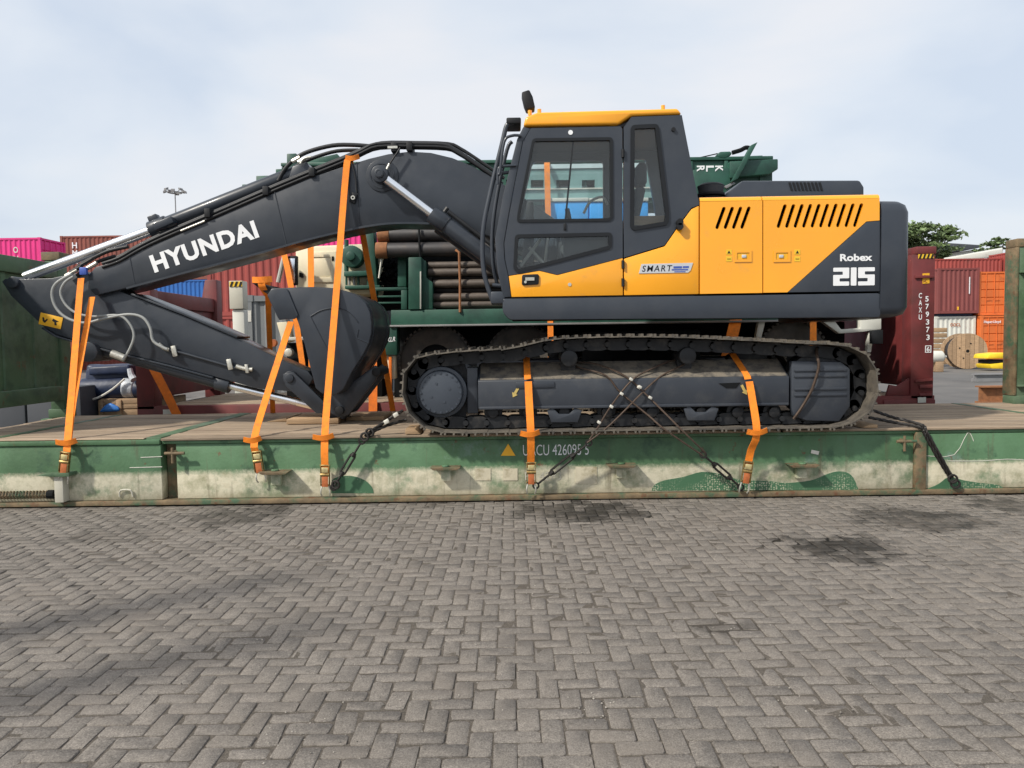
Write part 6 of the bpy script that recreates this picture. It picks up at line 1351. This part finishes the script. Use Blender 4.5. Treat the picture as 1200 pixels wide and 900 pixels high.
MB().box(a.x, b.x, 13.2, 13.45, z8, z9).build('post_head', 'lcream', wp_, bev=.01); MB().box(a.x + .02, b.x, 13.24, 13.45, .0, z8 - .003).build('post', 'cwhite', wp_, bev=.03)
hp_ = MB().prism(XZs([(269, 330), (284, 329.7), (284, 335.7), (269, 336)], 13.2), 13.19, 13.198).build('hazard_plate', 'hazy', wp_, smooth=False)
for k in range(3): x_ = 269.5 + k * 5.2; MB().prism(XZs([(x_, 335.8), (x_ + 2.4, 335.8), (x_ + 4.4, 330), (x_ + 2, 330)], 13.2), 13.184, 13.189).build('stripe', 'black', hp_, smooth=False)
# right stack, ends to the yard
YS = 46.0
def cx(px): return P(px, 400, YS).x
sc_ = container('maroon container end above the white one at right', cx(1098.5), YS, 2.75, 2.44, 12.19, ST + .1, 'cmaroon')
MB().box(cx(1134.6), cx(1135.6), YS + .0, YS + .02, 3.9, 4.9).build('white_marking', 'white', sc_); MB().box(cx(1121), cx(1123), YS, YS + .02, 2.95, 3.15).build('yellow_marking', 'decaly', sc_)
wc = container('white container end with red letters behind the cable reel', cx(1097.5), YS + .2, .0, 2.44, 12.19, ST, 'cwhite'); ctext(wc, 'OOCL', cx(1115.5), YS + .2, 1.98, .62, .2, 'redtag')
tp = MB().box(cx(1104), cx(1142), YS + .25, YS + 9, 2.60, 2.735).build('blue_tarpaulin', 'bluetarp', bev=.03); tag(tp, 'folded dark blue tarpaulin between the white and maroon containers', 'tarpaulin')
oc = container('orange container end with plain doors above another orange one', cx(1147), YS + .1, 2.62, 2.44, 12.19, ST, 'corange', doors='front')
oc2 = container('lower orange container with lock rods beside the white one', cx(1147), YS - .2, 0, 2.44, 12.19, ST, 'corange', doors='front'); ctext(oc2, 'Hapag-Lloyd', cx(1150), YS - .22, 2.1, 1.0, .2, 'white')
yb = 58.0; c = P(1098, 305, yb)
container('long red container on the far stack above the maroon one', c.x - 3, yb, P(1150, 302.5, yb).z - HC, 7.9, 2.44, HC, 'red'); container('red container at the right end of the far stack', c.x + 5.0, yb - .6, P(1150, 296.5, yb).z - HC, 12.19, 2.44, HC, 'red')
zz = P(1150, 302.5, yb).z - .01
for k in (2, 3):
    container('%s container of the far right stack' % ('middle maroon' if k == 2 else 'bottom brown'), c.x - 3, yb, zz - k * HC, 12.19, 2.44, HC, 'cmaroon' if k == 2 else 'brown')
tpl = MB().loft([[P(1106, 303, yb + 6), P(1106, 308, yb + 6), P(1106, 308, yb + 12), P(1106, 302, yb + 12)], [P(1175, 291.5, yb + 6), P(1175, 300, yb + 6), P(1175, 300, yb + 12), P(1175, 290, yb + 12)]]).build('pale_roof', 'cwhite', bev=.05); tag(tpl, 'pale sloping roof behind the far right containers', 'roof')

# ================================================================== yard bits at right
def reel(px, py, Y, Rr, label, wid=1.2, rot=-16):
    c = P(px, py, Y); o = thing('cable_reel', (c.x, Y, 0), label, 'reel', 'cable reels in the yard')
    ax = Vector((-math.sin(R(rot)), math.cos(R(rot)), 0)); c = Vector((c.x, Y, Rr + .01)); up_ = Vector((0, 0, 1)); sx = up_.cross(ax)
    for k, s in ((0, 0), (1, wid)):
        f0 = c + ax * s
        for i in range(9):
            u0_ = -Rr + 2 * Rr * i / 9 + .006; u1_ = -Rr + 2 * Rr * (i + 1) / 9 - .006; mb = MB(); top_ = []; bt = []
            for j in range(5):
                u_ = u0_ + (u1_ - u0_) * j / 4; h_ = math.sqrt(max(0, Rr * Rr - u_ * u_)); top_.append((u_, h_)); bt.append((u_, -h_))
            poly = [f0 + (sx * u_ + up_ * v_) for u_, v_ in bt + top_[::-1]]; mb.loft([poly, [p + ax * .09 for p in poly]]); mb.build('board', 'reelwood', o)
    MB().cyl(c + ax * .09, c + ax * wid, Rr * .82, n=36).build('wound_cable', 'rubber', o)
    MB().ring(c - ax * .01, ax, .13, .07, .02, n=20).build('hub_plate', 'reelwood', o); MB().cyl(c - ax * .012, c + ax * .02, .065, n=14).build('hub_hole', 'dark', o)
    for a in (.4, 1.9, 3.6, 5.2): q = c + (sx * math.cos(a) + up_ * math.sin(a)) * Rr * .45 - ax * .02; MB().cyl(q, q + ax * .03, .03, n=8).build('tie_bolt', 'dark', o)
    return o
reel(1134, 414, 33.0, .76, 'big wooden cable reel facing the yard, in front of the white container')
ot = thing('propane_tank', (P(1098, 418, 31).x, 31, 0), 'white cylindrical tank with rounded end left of the cable reel', 'tank')
a, b = P(1085, 418, 31), P(1103, 418, 31); MB().cyl(a, b, .24, n=20).cyl(b, b + Vector((.09, 0, 0)), .24, .14, n=20).cyl(b + Vector((.09, 0, 0)), b + Vector((.2, 0, 0)), .05, n=10).build('tank_body', 'cwhite', ot, bev=.03); MB().box(b.x - .3, b.x, 30.8, 31.2, 0, b.z - .2).build('tank_stand', 'reelwood', ot, bev=.02)
cr = thing('timber_crate', (P(1101, 405, 36).x, 36, 0), 'stack of pale timber behind the cable reel', 'timber')
for k in range(7): MB().box(P(1094, 400, 36).x, P(1110, 400, 36).x, 36, 37.2, .1 + k * .25, .31 + k * .25).build('board', 'wood2', cr, bev=.02)
ym = thing('yellow_machine', (P(1166, 425, 31).x, 31, 0), 'yellow machine part behind the green corner post', 'machine')
MB().prism(XZs([(1159, 415), (1178, 413), (1178, 420), (1157, 420.5)], 31), 31, 32).build('upper_cover', 'yellowobj', ym, bev=.05); MB().prism(XZs([(1160, 427), (1178, 425), (1178, 432.5), (1162, 432)], 31), 31, 32).build('lower_beam', 'yellowobj', ym, bev=.04); MB().prism(XZs([(1162, 421.8), (1178, 421.3), (1178, 426), (1162, 426)], 31), 31.1, 31.9).build('underframe', 'dark', ym)
for px, py, Y, w_, h_, mm, lb in ((1162, 441, 24, .55, .05, 'lampmetal', 'grey steel channel lying on the yard near the reel'), (1165, 462, 15.5, .30, .14, 'rustend', 'rusty steel beam lying beside the green corner post')):
    c = P(px, py, Y); o = thing('steel_beam', (c.x, Y, 0), lb, 'beam', 'steel lying on the yard')
    zc = max(h_ + .02, c.z); MB().box(c.x - w_, c.x + w_, Y, Y + .03, zc - h_, zc + h_).build('web', mm, o); MB().box(c.x - w_, c.x + w_, Y - .12, Y + .15, zc + h_ + .002, zc + h_ + .03).build('flange', mm, o); MB().box(c.x - w_, c.x + w_, Y - .12, Y + .15, .0, zc - h_ - .002).build('flange', mm, o)
c = P(1197, 465, 9.7); dr = thing('plastic_drum', (c.x + .1, 9.75, 0), 'blue plastic drum beside the green corner post at right', 'drum')
MB().cyl((c.x + .12, 9.8, .0), (c.x + .12, 9.8, .78), .20, n=24).build('drum_body', 'bluepl', dr, bev=.03, seg=3, ang=40); MB().ring((c.x + .12, 9.8, .45), (0, 0, 1), .208, .19, .03).build('drum_rib', 'bluepl', dr)

# ================================================================== light mast, shed, trees
c = P(205, 224, 62); lm = thing('light_mast', (c.x, 62, 0), 'tall floodlight mast rising behind the boom', 'lamp post')
MB().cyl((c.x, 62, 0), (c.x, 62, c.z), .09, .04, n=12).build('pole', 'lampmetal', lm); MB().ring((c.x, 62, c.z - .15), (0, 0, 1), .55, .48, .06, n=16).build('lamp_ring', 'lampmetal', lm)
for i in range(8):
    a = 2 * math.pi * i / 8 + .2; q = Vector((c.x + .75 * math.cos(a), 62 + .75 * math.sin(a), c.z - .05 + .12 * (i % 2))); MB().obox(q, Vector((math.cos(a), math.sin(a), -.4)) * .11, Vector((-math.sin(a), math.cos(a), 0)) * .13, (0, 0, .08)).tube([(c.x, 62, c.z - .2), tuple(q)], .025, n=5).build('floodlight', 'lampmetal', lm)
sh_ = thing('shed', (P(1130, 400, 95).x, 95, 0), 'dark roofed shed behind the tree at right', 'building')
MB().prism(XZs([(1085, 283), (1148, 287), (1152, 289.5), (1085, 300)], 95), 95, 115).build('roof', 'shed', sh_, bev=.05); MB().prism(XZs([(1087, 300.5), (1146, 291.5), (1146, 409), (1087, 409)], 95), 96, 114).build('wall', 'cwhite', sh_)
def tree(px, pts, Y, label, seed, n=2600, ls=.16, zbase=0):
    """pts: clumps (px,py,rx,ry in px) that make up the crown"""
    rr2 = random.Random(seed); c = P(px, 400, Y); k = FPX / Y
    o = thing('tree', (c.x, Y, zbase), label, 'tree', 'trees behind the right container stack')
    cent = [(P(a, b, Y), rx / k, ry / k) for a, b, rx, ry in pts]; zt = min(p.z - r2 for p, r1, r2 in cent); fork = Vector((c.x, Y, zt - .5))
    tk = MB().tube([(c.x, Y, zbase), (c.x + .1, Y, (zbase + zt) / 2), tuple(fork)], .22, n=8, smooth=3, r1=.14).build('trunk', 'bark', o, ang=60)
    for p, r1, r2 in cent: MB().tube([fork, fork.lerp(p, .5) + Vector((0, rr2.uniform(-.4, .4), -.2)), p + Vector((0, 0, -r2 * .4))], .10, n=6, smooth=3, r1=.03).build('limb', 'bark', tk, ang=60)
    lf = MB(); tot = sum(r1 * r2 for p, r1, r2 in cent)
    for p, r1, r2 in cent:
        twigs = [p + Vector((rr2.gauss(0, .5) * r1, rr2.gauss(0, .5) * r1, rr2.gauss(0, .45) * r2)) for _ in range(14)]
        for _ in range(int(n * r1 * r2 / tot)):
            t = rr2.choice(twigs); q = t + Vector((rr2.gauss(0, .20) * r1, rr2.gauss(0, .25) * r1, rr2.gauss(0, .16) * r2 + .02))
            a = Vector((rr2.gauss(0, 1), rr2.gauss(0, 1), rr2.gauss(0, .5))).normalized(); b = a.cross(Vector((rr2.gauss(0, 1), rr2.gauss(0, 1), rr2.gauss(0, 1)))).normalized(); s = ls * rr2.uniform(.6, 1.4)
            lf.add([q - a * s, q + b * s * .45, q + a * s, q - b * s * .45], [(0, 1, 2, 3)])
    lf.build('crown', 'leaf', o, smooth=False); return o
tree(1088, [(1080, 268, 16, 6), (1100, 267, 16, 5), (1112, 272, 10, 4), (1075, 280, 14, 8), (1098, 281, 16, 7), (1090, 292, 22, 9), (1106, 297, 8, 8), (1068, 292, 12, 10), (1060, 275, 14, 12), (1045, 285, 18, 14)], 70, 'broad leafy tree behind the maroon end post', 4, n=5200, ls=.20)
tree(1166, [(1160, 286, 8, 2.6), (1170, 285, 6, 4), (1176, 281, 5, 2), (1150, 294, 9, 3), (1168, 292, 5, 4), (1186, 288, 8, 4)], 72, 'small tree top above the containers at far right', 9, n=1400, ls=.17)
# two unseen posts left of the camera, sized to cast the long soft shadows
for (ex_, ey_, lb) in ((-1.40, 4.80, 'farther unseen slim steel post left of the camera'), (-1.05, 3.92, 'nearer unseen slim steel post left of the camera')):
    h_ = 5.6; off = h_ / math.tan(R(SUN_EL)); bx0, by0 = ex_ - SUN_DIR.x * off, ey_ - SUN_DIR.y * off
    o = thing('unseen_post', (bx0, by0, 0), lb, 'post', 'unseen steel posts beside the camera'); MB().cyl((bx0, by0, 0), (bx0, by0, h_), .13, .11, n=16).build('post', 'lampmetal', o); MB().box(bx0 - .16, bx0 + .16, by0 - .16, by0 + .16, -.004, .02).build('base_plate', 'lampmetal', o)
